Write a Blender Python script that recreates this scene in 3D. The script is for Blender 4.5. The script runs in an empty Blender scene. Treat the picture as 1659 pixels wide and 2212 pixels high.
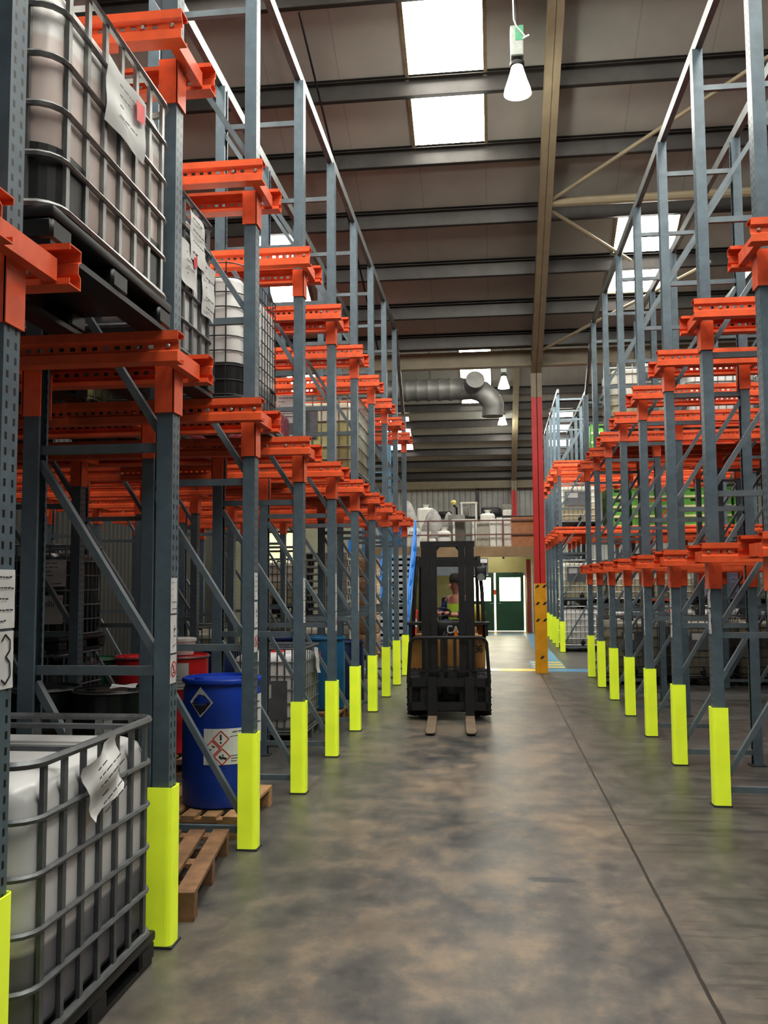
import bpy, bmesh, math, random
from mathutils import Vector, Matrix
random.seed(7)
PI = math.pi
C = bpy.context.scene.collection
sc = bpy.context.scene

# ------------------------------------------------------------------ helpers
class MB:
    def __init__(s): s.v = []; s.f = []
    def add(s, vs, fs):
        n = len(s.v); s.v += [tuple(p) for p in vs]; s.f += [tuple(i + n for i in f) for f in fs]; return s
    def box(s, x0, y0, z0, x1, y1, z1):
        if x0 > x1: x0, x1 = x1, x0
        if y0 > y1: y0, y1 = y1, y0
        if z0 > z1: z0, z1 = z1, z0
        return s.add([(x0,y0,z0),(x1,y0,z0),(x1,y1,z0),(x0,y1,z0),(x0,y0,z1),(x1,y0,z1),(x1,y1,z1),(x0,y1,z1)],
                     [(3,2,1,0),(4,5,6,7),(0,1,5,4),(1,2,6,5),(2,3,7,6),(3,0,4,7)])
    def bar(s, p, q, w, h, up=(0,0,1)):
        p = Vector(p); q = Vector(q); d = (q-p).normalized(); up = Vector(up)
        if abs(d.dot(up)) > .98: up = Vector((1,0,0))
        a = d.cross(up).normalized()*w/2; b = a.cross(d).normalized()*h/2
        return s.add([p-a-b,p+a-b,p+a+b,p-a+b,q-a-b,q+a-b,q+a+b,q-a+b],
                     [(0,1,2,3),(7,6,5,4),(4,5,1,0),(5,6,2,1),(6,7,3,2),(7,4,0,3)])
    def tube(s, pts, r, n=8, closed=False):
        pts = [Vector(p) for p in pts]; m = len(pts); vs = []; fs = []; a = None
        for i, p in enumerate(pts):
            if closed: d = pts[(i+1) % m]-pts[i-1]
            else: d = pts[min(i+1, m-1)]-pts[max(i-1, 0)]
            d.normalize()
            if a is None:
                a = d.orthogonal().normalized()
            else:
                a = (a-d*a.dot(d)); a = a.normalized() if a.length > 1e-5 else d.orthogonal().normalized()
            b = d.cross(a); rr = r[i] if isinstance(r, (list, tuple)) else r
            vs += [p+(a*math.cos(2*PI*k/n)+b*math.sin(2*PI*k/n))*rr for k in range(n)]
        for i in range(m if closed else m-1):
            j = (i+1) % m
            for k in range(n):
                l = (k+1) % n; fs.append((i*n+k, i*n+l, j*n+l, j*n+k))
        if not closed:
            fs.append(tuple(range(n-1, -1, -1))); fs.append(tuple(range((m-1)*n, m*n)))
        return s.add(vs, fs)
    def lathe(s, prof, n=32, c=(0,0,0), M=None):
        vs = []; fs = []; m = len(prof)
        for (r, z) in prof:
            for k in range(n):
                p = Vector((r*math.cos(2*PI*k/n), r*math.sin(2*PI*k/n), z))
                if M: p = M @ p
                vs.append(p+Vector(c))
        for i in range(m-1):
            for k in range(n):
                l = (k+1) % n; fs.append((i*n+k, i*n+l, (i+1)*n+l, (i+1)*n+k))
        fs.append(tuple(range(n-1, -1, -1))); fs.append(tuple(range((m-1)*n, m*n)))
        return s.add(vs, fs)
    def prism(s, poly, ax, a0, a1):
        n = len(poly)
        def P(u, v, t):
            return (u, v, t) if ax == 'z' else ((t, u, v) if ax == 'x' else (u, t, v))
        vs = [P(u, v, a0) for u, v in poly]+[P(u, v, a1) for u, v in poly]
        fs = [tuple(range(n-1, -1, -1)), tuple(range(n, 2*n))]+[(i, (i+1) % n, n+(i+1) % n, n+i) for i in range(n)]
        return s.add(vs, fs)
    def rbox(s, x0, y0, z0, x1, y1, z1, r=.02, seg=3):
        bm = bmesh.new(); bmesh.ops.create_cube(bm, size=1)
        for v in bm.verts:
            v.co = ((x0+x1)/2+v.co.x*(x1-x0), (y0+y1)/2+v.co.y*(y1-y0), (z0+z1)/2+v.co.z*(z1-z0))
        bmesh.ops.bevel(bm, geom=bm.edges[:], offset=r, segments=seg, profile=.5, affect='EDGES')
        bm.verts.index_update()
        s.add([v.co.copy() for v in bm.verts], [[v.index for v in f.verts] for f in bm.faces]); bm.free(); return s
    def xf(s, M, start=0):
        s.v = s.v[:start]+[tuple(M @ Vector(p)) for p in s.v[start:]]; return s
    def mesh(s, name, smooth=False):
        me = bpy.data.meshes.new(name); me.from_pydata(s.v, [], s.f); me.update()
        bm = bmesh.new(); bm.from_mesh(me); bmesh.ops.recalc_face_normals(bm, faces=bm.faces); bm.to_mesh(me); bm.free()
        if smooth:
            for p in me.polygons: p.use_smooth = True
            try: me.set_sharp_from_angle(angle=math.radians(40))
            except Exception: pass
        return me

def obj(name, mb, m, parent=None, smooth=False, loc=None, bevel=0):
    me = mb if isinstance(mb, bpy.types.Mesh) else mb.mesh(name, smooth)
    if len(me.materials) == 0: me.materials.append(m)
    o = bpy.data.objects.new(name, me); C.objects.link(o)
    if m and me.materials[0] != m:
        o.material_slots[0].link = 'OBJECT'; o.material_slots[0].material = m
    if parent: o.parent = parent
    if loc: o.location = loc
    if bevel:
        b = o.modifiers.new('bevel', 'BEVEL'); b.width = bevel; b.segments = 2; b.limit_method = 'ANGLE'
    return o
def tag(o, label, cat, group=None, kind=None):
    o['label'] = label; o['category'] = cat
    if group: o['group'] = group
    if kind: o['kind'] = kind
    return o
def thing(name, label, cat, loc=(0,0,0), rz=0, group=None):
    o = bpy.data.objects.new(name, None); o.empty_display_size = .1; C.objects.link(o)
    o.location = loc; o.rotation_euler = (0,0,rz); return tag(o, label, cat, group)
def struct(name, mb, m, parent=None, smooth=False):
    o = obj(name, mb, m, parent, smooth)
    if not parent: o['kind'] = 'structure'
    return o
def dup(root, loc, rz=0, label=None, group=None):
    r = root.copy(); C.objects.link(r); r.location = loc; r.rotation_euler = (0,0,rz)
    if label: r['label'] = label
    if group: r['group'] = group
    for ch in list(root.children):
        c = ch.copy(); C.objects.link(c); c.parent = r
        for g in ch.children:
            d = g.copy(); C.objects.link(d); d.parent = c
    return r
ORD = ['nearest','second','third','fourth','fifth','sixth','seventh','eighth','ninth','tenth','eleventh']

# ------------------------------------------------------------------ materials
def nodes(name):
    m = bpy.data.materials.new(name); m.use_nodes = True; return m, m.node_tree.nodes, m.node_tree.links
def lin(c): return tuple(((x/255)/12.92 if x/255 < .04045 else ((x/255+.055)/1.055)**2.4) for x in c)
def mathn(N, L, op, a, b=None, c=None):
    n = N.new('ShaderNodeMath'); n.operation = op
    for i, x in enumerate((a, b, c)):
        if x is None: continue
        if isinstance(x, (int, float)): n.inputs[i].default_value = x
        else: L.new(x, n.inputs[i])
    return n.outputs[0]
def coords(N, L):
    t = N.new('ShaderNodeTexCoord'); s = N.new('ShaderNodeSeparateXYZ'); L.new(t.outputs['Object'], s.inputs[0]); return t, s
def mixc(N, L, fac, a, b):
    n = N.new('ShaderNodeMix'); n.data_type = 'RGBA'
    if isinstance(fac, (int, float)): n.inputs[0].default_value = fac
    else: L.new(fac, n.inputs[0])
    for i, x in ((6, a), (7, b)):
        if isinstance(x, tuple): n.inputs[i].default_value = x+(1,) if len(x) == 3 else x
        else: L.new(x, n.inputs[i])
    return n.outputs[2]
def ramp(N, L, v, stops):
    r = N.new('ShaderNodeValToRGB'); L.new(v, r.inputs[0]); e = r.color_ramp.elements
    e[0].position, e[0].color = stops[0][0], stops[0][1]+(1,)
    e[1].position, e[1].color = stops[-1][0], stops[-1][1]+(1,)
    for p, c in stops[1:-1]:
        k = e.new(p); k.color = c+(1,)
    return r.outputs[0]
def noise(N, L, vec, scale, detail=3, rough=.55):
    n = N.new('ShaderNodeTexNoise'); n.inputs['Scale'].default_value = scale; n.inputs['Detail'].default_value = detail
    n.inputs['Roughness'].default_value = rough; L.new(vec, n.inputs['Vector']); return n.outputs[0]
MC = {}
def M(name, c, rough=.5, metal=0, var=.18, scale=9, emit=0, spec=.5):
    if name in MC: return MC[name]
    m, N, L = nodes(name); b = N['Principled BSDF']; c = lin(c)
    t, s = coords(N, L); n = noise(N, L, t.outputs['Object'], scale)
    d = tuple(x*(1-var) for x in c); h = tuple(min(1, x*(1+var)) for x in c)
    col = ramp(N, L, n, [(.3, d), (.7, h)])
    L.new(col, b.inputs['Base Color']); b.inputs['Roughness'].default_value = rough; b.inputs['Metallic'].default_value = metal
    b.inputs['Specular IOR Level'].default_value = spec
    if emit:
        L.new(col, b.inputs['Emission Color']); b.inputs['Emission Strength'].default_value = emit
    MC[name] = m; return m
def glow(name, c, s):
    if name in MC: return MC[name]
    m, N, L = nodes(name); b = N['Principled BSDF']; c = lin(c)
    t, q = coords(N, L); n = noise(N, L, t.outputs['Object'], 1.5)
    col = ramp(N, L, n, [(.2, tuple(x*.92 for x in c)), (.8, c)])
    L.new(col, b.inputs['Base Color']); L.new(col, b.inputs['Emission Color']); b.inputs['Emission Strength'].default_value = s
    MC[name] = m; return m
def paper(name='white paper', c=(205,206,204)): return M(name, c, .7, 0, .05, 5)
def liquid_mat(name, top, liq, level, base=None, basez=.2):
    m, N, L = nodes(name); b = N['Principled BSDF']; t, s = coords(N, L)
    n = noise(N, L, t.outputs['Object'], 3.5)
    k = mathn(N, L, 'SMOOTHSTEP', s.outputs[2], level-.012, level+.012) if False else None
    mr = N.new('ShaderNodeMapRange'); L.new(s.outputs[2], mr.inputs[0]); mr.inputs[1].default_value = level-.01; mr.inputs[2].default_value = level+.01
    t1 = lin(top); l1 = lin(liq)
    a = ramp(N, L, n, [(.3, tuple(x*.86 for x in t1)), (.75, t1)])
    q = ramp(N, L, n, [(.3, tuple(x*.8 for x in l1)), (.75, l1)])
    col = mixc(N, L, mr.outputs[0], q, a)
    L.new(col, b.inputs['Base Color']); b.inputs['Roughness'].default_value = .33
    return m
STEEL = (88, 104, 113)
def upright_mat(name, c):
    m, N, L = nodes(name); b = N['Principled BSDF']; t, s = coords(N, L)
    n = noise(N, L, t.outputs['Object'], 12)
    c = lin(c); base = ramp(N, L, n, [(.3, tuple(x*.82 for x in c)), (.72, tuple(x*1.12 for x in c))])
    ay = mathn(N, L, 'ABSOLUTE', s.outputs[1])
    c1 = mathn(N, L, 'COMPARE', ay, .024, .0075)
    fz = mathn(N, L, 'FRACT', mathn(N, L, 'DIVIDE', s.outputs[2], .05))
    r1 = mathn(N, L, 'COMPARE', fz, .5, .25)
    h = mathn(N, L, 'MULTIPLY', mathn(N, L, 'MULTIPLY', c1, r1), mathn(N, L, 'GREATER_THAN', mathn(N, L, 'ABSOLUTE', s.outputs[0]), .034))
    L.new(mixc(N, L, h, base, (.004, .005, .006)), b.inputs['Base Color'])
    b.inputs['Roughness'].default_value = .38; b.inputs['Specular IOR Level'].default_value = .4
    return m
def rail_mat(name, c):
    m, N, L = nodes(name); b = N['Principled BSDF']; t, s = coords(N, L)
    n = noise(N, L, t.outputs['Object'], 7)
    c = lin(c); base = ramp(N, L, n, [(.3, tuple(x*.8 for x in c)), (.7, tuple(min(1, x*1.1) for x in c))])
    L.new(base, b.inputs['Base Color']); b.inputs['Roughness'].default_value = .42
    fx = mathn(N, L, 'FRACT', mathn(N, L, 'DIVIDE', s.outputs[0], .055))
    h = mathn(N, L, 'MULTIPLY', mathn(N, L, 'COMPARE', fx, .5, .24), mathn(N, L, 'COMPARE', s.outputs[2], .0745, .0095))
    h = mathn(N, L, 'MULTIPLY', h, mathn(N, L, 'LESS_THAN', s.outputs[0], -.1))
    tr = N.new('ShaderNodeBsdfTransparent'); mx = N.new('ShaderNodeMixShader')
    L.new(h, mx.inputs[0]); L.new(b.outputs[0], mx.inputs[1]); L.new(tr.outputs[0], mx.inputs[2])
    L.new(mx.outputs[0], N['Material Output'].inputs[0]); return m
def floor_mat():
    m, N, L = nodes('concrete floor'); b = N['Principled BSDF']; t, s = coords(N, L)
    mp = N.new('ShaderNodeMapping'); L.new(t.outputs['Object'], mp.inputs[0]); mp.inputs['Scale'].default_value = (1, .75, 1)
    n1 = noise(N, L, mp.outputs[0], 1.15, 6, .66); n2 = noise(N, L, mp.outputs[0], 4.2, 8, .7)
    mp2 = N.new('ShaderNodeMapping'); L.new(t.outputs['Object'], mp2.inputs[0]); mp2.inputs['Scale'].default_value = (.5, 5, 1)
    n3 = noise(N, L, mp2.outputs[0], 2.2, 4, .6)
    brown = lin((127, 113, 97)); grey = lin((88, 86, 82)); dark = lin((55, 56, 58))
    a = ramp(N, L, n1, [(.38, dark), (.48, grey), (.58, brown)])
    a2 = mixc(N, L, .45, a, ramp(N, L, n2, [(.36, dark), (.5, grey), (.64, lin((136, 120, 100)))]))
    g = ramp(N, L, n2, [(.3, lin((52, 53, 55))), (.7, lin((94, 92, 87)))])
    # the slab beyond the expansion joint is greyer, with rack reflections painted as dark cross streaks
    mr = N.new('ShaderNodeMapRange'); L.new(s.outputs[0], mr.inputs[0]); mr.inputs[1].default_value = .55; mr.inputs[2].default_value = 1.25
    mrl = N.new('ShaderNodeMapRange'); L.new(s.outputs[0], mrl.inputs[0]); mrl.inputs[1].default_value = -.9; mrl.inputs[2].default_value = -1.7
    side = mathn(N, L, 'MAXIMUM', mr.outputs[0], mrl.outputs[0])
    sd = mathn(N, L, 'MULTIPLY', side, mathn(N, L, 'ADD', .5, mathn(N, L, 'MULTIPLY', n1, .75)))
    col = mixc(N, L, sd, a2, g)
    st = mathn(N, L, 'MULTIPLY', mathn(N, L, 'COMPARE', n3, .39, .045), mr.outputs[0])
    col = mixc(N, L, mathn(N, L, 'MULTIPLY', st, .55), col, lin((48, 49, 50)))
    jx = mathn(N, L, 'COMPARE', mathn(N, L, 'ADD', s.outputs[0], mathn(N, L, 'MULTIPLY', n2, .02)), .865, .009)
    jl = mathn(N, L, 'LESS_THAN', s.outputs[1], 17.4)
    jy = mathn(N, L, 'COMPARE', mathn(N, L, 'ADD', s.outputs[1], mathn(N, L, 'MULTIPLY', n2, .06)), 8.53, .006)
    j = mathn(N, L, 'MAXIMUM', mathn(N, L, 'MULTIPLY', jx, jl), mathn(N, L, 'MULTIPLY', jy, .45))
    col = mixc(N, L, j, col, lin((38, 37, 35)))
    # one dark worn patch in the paint
    dx = mathn(N, L, 'MULTIPLY', mathn(N, L, 'SUBTRACT', s.outputs[0], .32), 2.1)
    dy = mathn(N, L, 'MULTIPLY', mathn(N, L, 'SUBTRACT', s.outputs[1], 5.43), 5.5)
    rr = mathn(N, L, 'ADD', mathn(N, L, 'SQRT', mathn(N, L, 'ADD', mathn(N, L, 'MULTIPLY', dx, dx), mathn(N, L, 'MULTIPLY', dy, dy))), mathn(N, L, 'MULTIPLY', n2, .9))
    col = mixc(N, L, mathn(N, L, 'LESS_THAN', rr, .7), col, lin((62, 63, 66)))
    L.new(col, b.inputs['Base Color'])
    ro = N.new('ShaderNodeMapRange'); L.new(n2, ro.inputs[0]); ro.inputs[3].default_value = .26; ro.inputs[4].default_value = .54
    L.new(ro.outputs[0], b.inputs['Roughness'])
    bp = N.new('ShaderNodeBump'); bp.inputs['Strength'].default_value = .12; bp.inputs['Distance'].default_value = .02
    L.new(n2, bp.inputs['Height']); L.new(bp.outputs[0], b.inputs['Normal']); return m
def corr_mat(name, c, axis, pitch, rough=.5):
    m, N, L = nodes(name); b = N['Principled BSDF']; t, s = coords(N, L); c = lin(c)
    w = mathn(N, L, 'FRACT', mathn(N, L, 'DIVIDE', s.outputs[axis], pitch))
    n = noise(N, L, t.outputs['Object'], 1.6)
    base = ramp(N, L, n, [(.3, tuple(x*.75 for x in c)), (.7, tuple(x*1.1 for x in c))])
    L.new(mixc(N, L, mathn(N, L, 'MULTIPLY', mathn(N, L, 'LESS_THAN', w, .2), .5), base, tuple(x*.3 for x in c)), b.inputs['Base Color'])
    b.inputs['Roughness'].default_value = rough
    bp = N.new('ShaderNodeBump'); bp.inputs['Strength'].default_value = .6; bp.inputs['Distance'].default_value = .04
    L.new(mathn(N, L, 'PINGPONG', w, .5), bp.inputs['Height']); L.new(bp.outputs[0], b.inputs['Normal']); return m
def roof_mat():
    m, N, L = nodes('roof lining panels'); b = N['Principled BSDF']; t, s = coords(N, L)
    n = noise(N, L, t.outputs['Object'], .5, 4)
    base = ramp(N, L, n, [(.3, lin((142, 144, 138))), (.7, lin((174, 174, 166)))])
    f = mathn(N, L, 'FRACT', mathn(N, L, 'DIVIDE', mathn(N, L, 'ADD', s.outputs[0], 20.02), 1.0))
    seam = mathn(N, L, 'LESS_THAN', f, .018)
    L.new(mixc(N, L, mathn(N, L, 'MULTIPLY', seam, .22), base, lin((70, 66, 60))), b.inputs['Base Color'])
    b.inputs['Roughness'].default_value = .6; return m
def wrap_mat(name, c):
    m, N, L = nodes(name); b = N['Principled BSDF']; t, s = coords(N, L); c = lin(c)
    mp = N.new('ShaderNodeMapping'); L.new(t.outputs['Object'], mp.inputs[0]); mp.inputs['Scale'].default_value = (3, 3, 14)
    n = noise(N, L, mp.outputs[0], 2.2, 5, .6)
    L.new(ramp(N, L, n, [(.35, tuple(x*.7 for x in c)), (.62, c), (.75, (.75, .72, .72))]), b.inputs['Base Color'])
    b.inputs['Roughness'].default_value = .18
    bp = N.new('ShaderNodeBump'); bp.inputs['Strength'].default_value = .5; bp.inputs['Distance'].default_value = .03
    L.new(n, bp.inputs['Height']); L.new(bp.outputs[0], b.inputs['Normal']); return m
def glass_mat():
    m, N, L = nodes('clear lamp glass'); b = N['Principled BSDF']; t, s = coords(N, L)
    n = noise(N, L, t.outputs['Object'], 5)
    L.new(ramp(N, L, n, [(0, (.9, .9, .88)), (1, (1, 1, .98))]), b.inputs['Base Color'])
    b.inputs['Roughness'].default_value = .12; b.inputs['Transmission Weight'].default_value = .65
    b.inputs['Emission Color'].default_value = (1, .98, .9, 1); b.inputs['Emission Strength'].default_value = .35; return m

mSteel = upright_mat('grey painted perforated steel', STEEL)
mSteelBlue = upright_mat('blue painted perforated steel', (66, 98, 118))
mSteelOrange = upright_mat('orange painted perforated steel', (226, 84, 30))
mBrace = M('grey brace steel', (94, 106, 112), .4, 0, .15)
mBraceBlue = M('blue brace steel', (70, 100, 118), .4)
mTie = M('galvanised tie steel', (104, 109, 108), .42, .35, .2)
mRail = rail_mat('orange rail steel', (226, 98, 54))
mOr = M('orange bracket steel', (222, 94, 52), .42, 0, .15, 10)
mBolt = M('zinc bolt', (190, 188, 180), .3, .7)
mYel = M('fluorescent yellow plastic', (226, 246, 62), .36, 0, .07, 5, emit=.24)  # faint emission added so the guards read brighter
mFoot = M('base plate steel', (54, 57, 58), .6)
mPaper = paper(); mInk = M('black ink', (38, 38, 40), .6); mRed = M('red print', (196, 40, 46), .5)
mGal = M('galvanised cage tube', (150, 152, 150), .34, .75, .2, 14)
mGalD = M('dull cage steel', (104, 108, 110), .45, .4, .2, 14)
mWire = M('dark cage wire', (70, 74, 76), .4, .5, .2, 14)
mBlk = M('black plastic', (24, 25, 26), .42, 0, .3)
mBlkRough = M('worn black steel', (27, 28, 29), .5, .2, .3)
mWood = M('pale pine boards', (172, 136, 98), .75, 0, .22, 11)
mWoodD = M('worn brown boards', (122, 92, 66), .8, 0, .3, 9)
mRub = M('tyre rubber', (22, 22, 23), .75, 0, .25)
mTan = M('dirty yellow machine paint', (158, 116, 62), .45, 0, .2, 5)
mOrange = M('orange plastic', (232, 120, 26), .4, 0, .1)
mBeige = M('beige painted steelwork', (150, 140, 116), .5, 0, .1, 4)
mPurl = M('galvanised purlin', (62, 59, 56), .42, .3, .18, 4)

# ------------------------------------------------------------------ camera (solved from the rack feet)
f, pit, yaw, rol = 1972.47, .0769, -.118, -.0063
fw = Vector((math.sin(yaw)*math.cos(pit), math.cos(yaw)*math.cos(pit), math.sin(pit)))
r = fw.cross(Vector((0,0,1))).normalized(); u = r.cross(fw)
r2 = r*math.cos(rol)+u*math.sin(rol); u2 = -r*math.sin(rol)+u*math.cos(rol)
cam = bpy.data.cameras.new('camera'); cam.sensor_fit = 'VERTICAL'; cam.sensor_height = 36; cam.lens = f*36/2212
cam.clip_start = .05; cam.clip_end = 200
co = bpy.data.objects.new('camera', cam); C.objects.link(co)
co.matrix_world = Matrix(((r2.x, u2.x, -fw.x, 0), (r2.y, u2.y, -fw.y, 0), (r2.z, u2.z, -fw.z, 1.7), (0, 0, 0, 1)))
sc.camera = co

# ------------------------------------------------------------------ setting: floor, walls, roof
XW0, XW1, YF, YB = -7.6, 11.5, 37.2, -3.0
fl = MB(); fl.box(XW0-.2, YB, -.12, XW1+.2, YF+.2, 0)
floor = struct('floor', fl, floor_mat())
mBlue = M('blue floor paint', (86, 140, 176), .3, 0, .12, 4); mYP = M('yellow floor paint', (222, 190, 70), .35, 0, .12, 5); mWP = M('pale floor paint', (222, 206, 170), .3, 0, .12, 5)
def stripe(x0, y0, x1, y1, m, z=.003): obj('painted_stripe', MB().box(x0, y0, .0003, x1, y1, z), m, floor)
stripe(.98, 20.0, 1.38, 29.6, mBlue); stripe(-.55, 29.6, 1.38, 30.3, mBlue)
stripe(.82, 17.62, 2.7, 18.2, mBlue); stripe(-.32, 17.72, .8, 18.2, mYP); stripe(-.5, 17.72, .1, 18.2, mWP, .004)
stripe(.74, 18.3, 1.4, 20.0, mBlue, .002)
for k in range(3): stripe(.78, 18.42+k*.55, 1.38, 18.66+k*.55, mYP, .004)
stripe(-2.9, 17.7, -.95, 18.2, mBlue)

mWallL = corr_mat('dark corrugated wall cladding', (44, 42, 38), 1, .2)
mWallF = corr_mat('white corrugated wall cladding', (204, 208, 204), 0, .22)
struct('wall_left', MB().box(XW0-.15, YB, 0, XW0, YF, 9.5), mWallL)
struct('wall_right', MB().box(XW1, YB, 0, XW1+.15, YF, 9.5), mWallL)
struct('wall_far', MB().box(XW0, YF, 0, XW1, YF+.15, 7.2), mWallF)

def z1(y): return 14.3-.468*y            # near slope, falling to the valley
VY = 17.4; ZV = z1(VY)
RY = 27.3; RZ = 5.75+.475*(37.2-RY)
def z2(y): return 5.75+.475*(37.2-y)
R0Y = 7.5; R0Z = z1(R0Y)
def z0(y): return R0Z-.468*(R0Y-y)
def z3(y): return ZV+(RZ-ZV)*(y-VY)/(RY-VY)
mRoof = roof_mat(); mSky = glow('daylight through rooflight sheet', (255, 253, 246), 19); mSkyEdge = M('rooflight edge trim', (128, 116, 92), .5)
sk1 = [(-4.1, -3.1, 7.7, 10.2), (2.05, 3.05, 7.7, 10.2), (-1.05, -.02, 8.6, 13.14), (-3.9, -3.2, 14.4, 16.46), (2.07, 3.04, 14.4, 16.1), (5.1, 6.1, 11.0, 13.2), (-6.6, -5.7, 11.0, 13.2), (8.2, 9.2, 14.4, 16.1)]  # first pair lies out of view, added to brighten the rack tanks
sk2 = [(-1.0, .03, 29.2, 32.4), (-4.05, -2.98, 33.0, 35.15), (2.1, 2.95, 33.0, 35.2), (5.1, 6.1, 30.0, 33.0), (8.2, 9.2, 32, 35), (-7.0, -6.0, 30, 33)]
sk0 = [(-1.05, -.02, .5, 6.8), (-4.1, -3.1, 2.5, 5.5), (2.05, 3.05, .5, 6.8), (5.1, 6.1, 1.5, 4.5)]  # all out of view; central and right ones lengthened to light tank sides
sk3 = [(3.6, 4.6, 19.5, 22.5), (.5, 1.5, 20, 23), (-1.05, -.02, 19.5, 22.5), (-4.1, -3.1, 19.5, 22.5), (2.05, 3.05, 19.5, 22.5), (5.1, 6.1, 19.5, 22.5)]  # hidden slope; extra unseen rooflights added to brighten the far block
def slope(ya, yb, zf, sks):
    mb = MB(); xs = sorted({XW0-.1, XW1+.1, *[a[0] for a in sks], *[a[1] for a in sks]}); ys = sorted({ya, yb, *[a[2] for a in sks], *[a[3] for a in sks]})
    for i in range(len(xs)-1):
        for j in range(len(ys)-1):
            cx, cy = (xs[i]+xs[i+1])/2, (ys[j]+ys[j+1])/2
            if any(a[0] < cx < a[1] and a[2] < cy < a[3] for a in sks): continue
            q = [(xs[i], ys[j]), (xs[i+1], ys[j]), (xs[i+1], ys[j+1]), (xs[i], ys[j+1])]
            mb.add([(x, y, zf(y)) for x, y in q]+[(x, y, zf(y)+.06) for x, y in q],
                   [(0,1,2,3),(7,6,5,4),(0,4,5,1),(1,5,6,2),(2,6,7,3),(3,7,4,0)])
    return mb
roof = MB()
for args in ((R0Y, VY, z1, sk1), (RY, YF+.1, z2, sk2), (YB, R0Y, z0, sk0), (VY, RY, z3, sk3)):
    k = slope(*args); roof.add(k.v, k.f)
struct('ceiling', roof, mRoof)
wn = 0
for zf, sks in ((z1, sk1), (z2, sk2), (z0, sk0), (z3, sk3)):
    for (x0, x1, ya, yb) in sks:
        wn += 1; mb = MB(); n = 40
        vs = []; fs = []
        for i in range(n+1):
            x = x0+(x1-x0)*i/n; dz = .03*math.sin(i/n*2*PI*6.5)
            vs += [(x, ya, zf(ya)+.03+dz), (x, yb, zf(yb)+.03+dz)]
        for i in range(n): fs.append((2*i, 2*i+1, 2*i+3, 2*i+2))
        mb.add(vs, fs)
        w = struct('window_%d' % wn, mb, mSky)
        e = MB(); vs = []; fs = []
        for i in range(n+1):
            x = x0+(x1-x0)*i/n; dz = .03*math.sin(i/n*2*PI*6.5)
            yy = yb if zf in (z1, z2) else ya
            vs += [(x, yy-.005, zf(yy)-.02), (x, yy-.005, zf(yy)+.035+dz)]
        for i in range(n): fs.append((2*i, 2*i+1, 2*i+3, 2*i+2))
        e.add(vs, fs)
        for xx in (x0-.02, x1+.02):
            e.bar((xx, ya, zf(ya)-.015), (xx, yb, zf(yb)-.015), .05, .03)
        obj('edge_trim', e, mSkyEdge, w)
# purlins, rafters, valley beam
pn = 0
def purlin(y, zf, label):
    z = zf(y); s = -.468 if zf in (z1, z2) else .468
    mb = MB(); mb.box(XW0, y-.004, z-.235, XW1, y+.004, z-.01)
    mb.add([(XW0, y-.075, z-.01-s*.075), (XW1, y-.075, z-.01-s*.075), (XW1, y, z-.01), (XW0, y, z-.01)], [(0,1,2,3)])
    mb.box(XW0, y, z-.24, XW1, y+.08, z-.23); mb.box(XW0, y+.075, z-.24, XW1, y+.08, z-.2)
    mb.box(XW0, y-.08, z-.02, XW1, y, z-.012)
    tag(obj('purlin', mb, mPurl), label, 'purlin', 'roof purlins')
for k, y in enumerate((10.85, 12.1, 13.15, 14.24, 15.3, 16.22, 17.0)):
    purlin(y, z1, 'dark roof purlin on the near slope, %s from the top of the photo' % ORD[k].replace('nearest', 'first'))
for k, y in enumerate((31.6, 32.4, 33.3, 34.15, 35.0, 35.75, 36.5)):
    purlin(y, z2, 'dark roof purlin on the far slope, %s above the white far wall' % ORD[6-k].replace('nearest', 'first'))
def rafter(x, ya, yb, zf, lab, z_off=.5):
    mb = MB(); h = .255; a0, a1 = z_off, z_off-h
    for (w, t0, t1) in ((.2, a0, a0-.015), (.012, a0, a1), (.2, a1+.015, a1)):
        mb.add([(x-w/2, ya, zf(ya)-t0), (x+w/2, ya, zf(ya)-t0), (x+w/2, yb, zf(yb)-t0), (x-w/2, yb, zf(yb)-t0),
                (x-w/2, ya, zf(ya)-t1), (x+w/2, ya, zf(ya)-t1), (x+w/2, yb, zf(yb)-t1), (x-w/2, yb, zf(yb)-t1)],
               [(0,1,2,3),(7,6,5,4),(0,4,5,1),(1,5,6,2),(2,6,7,3),(3,7,4,0)])
    return tag(obj('rafter', mb, mBeige), lab, 'rafter')
rafter(.88, R0Y, VY, z1, 'beige steel rafter rising from the red column to the top of the photo')
rafter(.88, RY, 36.285, z2, 'beige steel rafter on the far roof slope above the small red column')
vb = MB(); vb.box(XW0, VY-.1, ZV-.36, XW1, VY+.1, ZV-.34); vb.box(XW0, VY-.006, ZV-.34, XW1, VY+.006, ZV-.08); vb.box(XW0, VY-.1, ZV-.08, XW1, VY+.1, ZV-.06)
tag(obj('valley_beam', vb, mBeige), 'beige horizontal valley beam above the red column', 'beam')
eb = MB(); eb.box(XW0, 36.7, 5.45, XW1, 36.9, 5.75)
tag(obj('eaves_beam', eb, mBeige), 'pale eaves beam along the top of the far white wall', 'beam')
tb = MB().tube([(.9, 13.75, z1(13.75)-.4), (XW1, 13.75, z1(13.75)-.4)], .07, 10)
tag(obj('bracing_tube', tb, mBeige), 'beige horizontal tube running right from the rafter', 'roof brace')
for k, (a, b_, lab) in enumerate([((.95, 13.7), (4.2, 11.3), 'thin beige diagonal roof brace rising to the right from the rafter'),
                               ((.95, 13.85), (2.3, 14.9), 'short beige diagonal roof brace falling right towards the rooflight'),
                               ((.95, 16.9), (3.6, 15.0), 'beige diagonal roof brace rising right from the foot of the rafter')]):
    mb = MB().tube([(a[0], a[1], z1(a[1])-.42), (b_[0], b_[1], z1(b_[1])-.42)], .03, 8)
    tag(obj('roof_brace', mb, mBeige), lab, 'roof brace')
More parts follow.
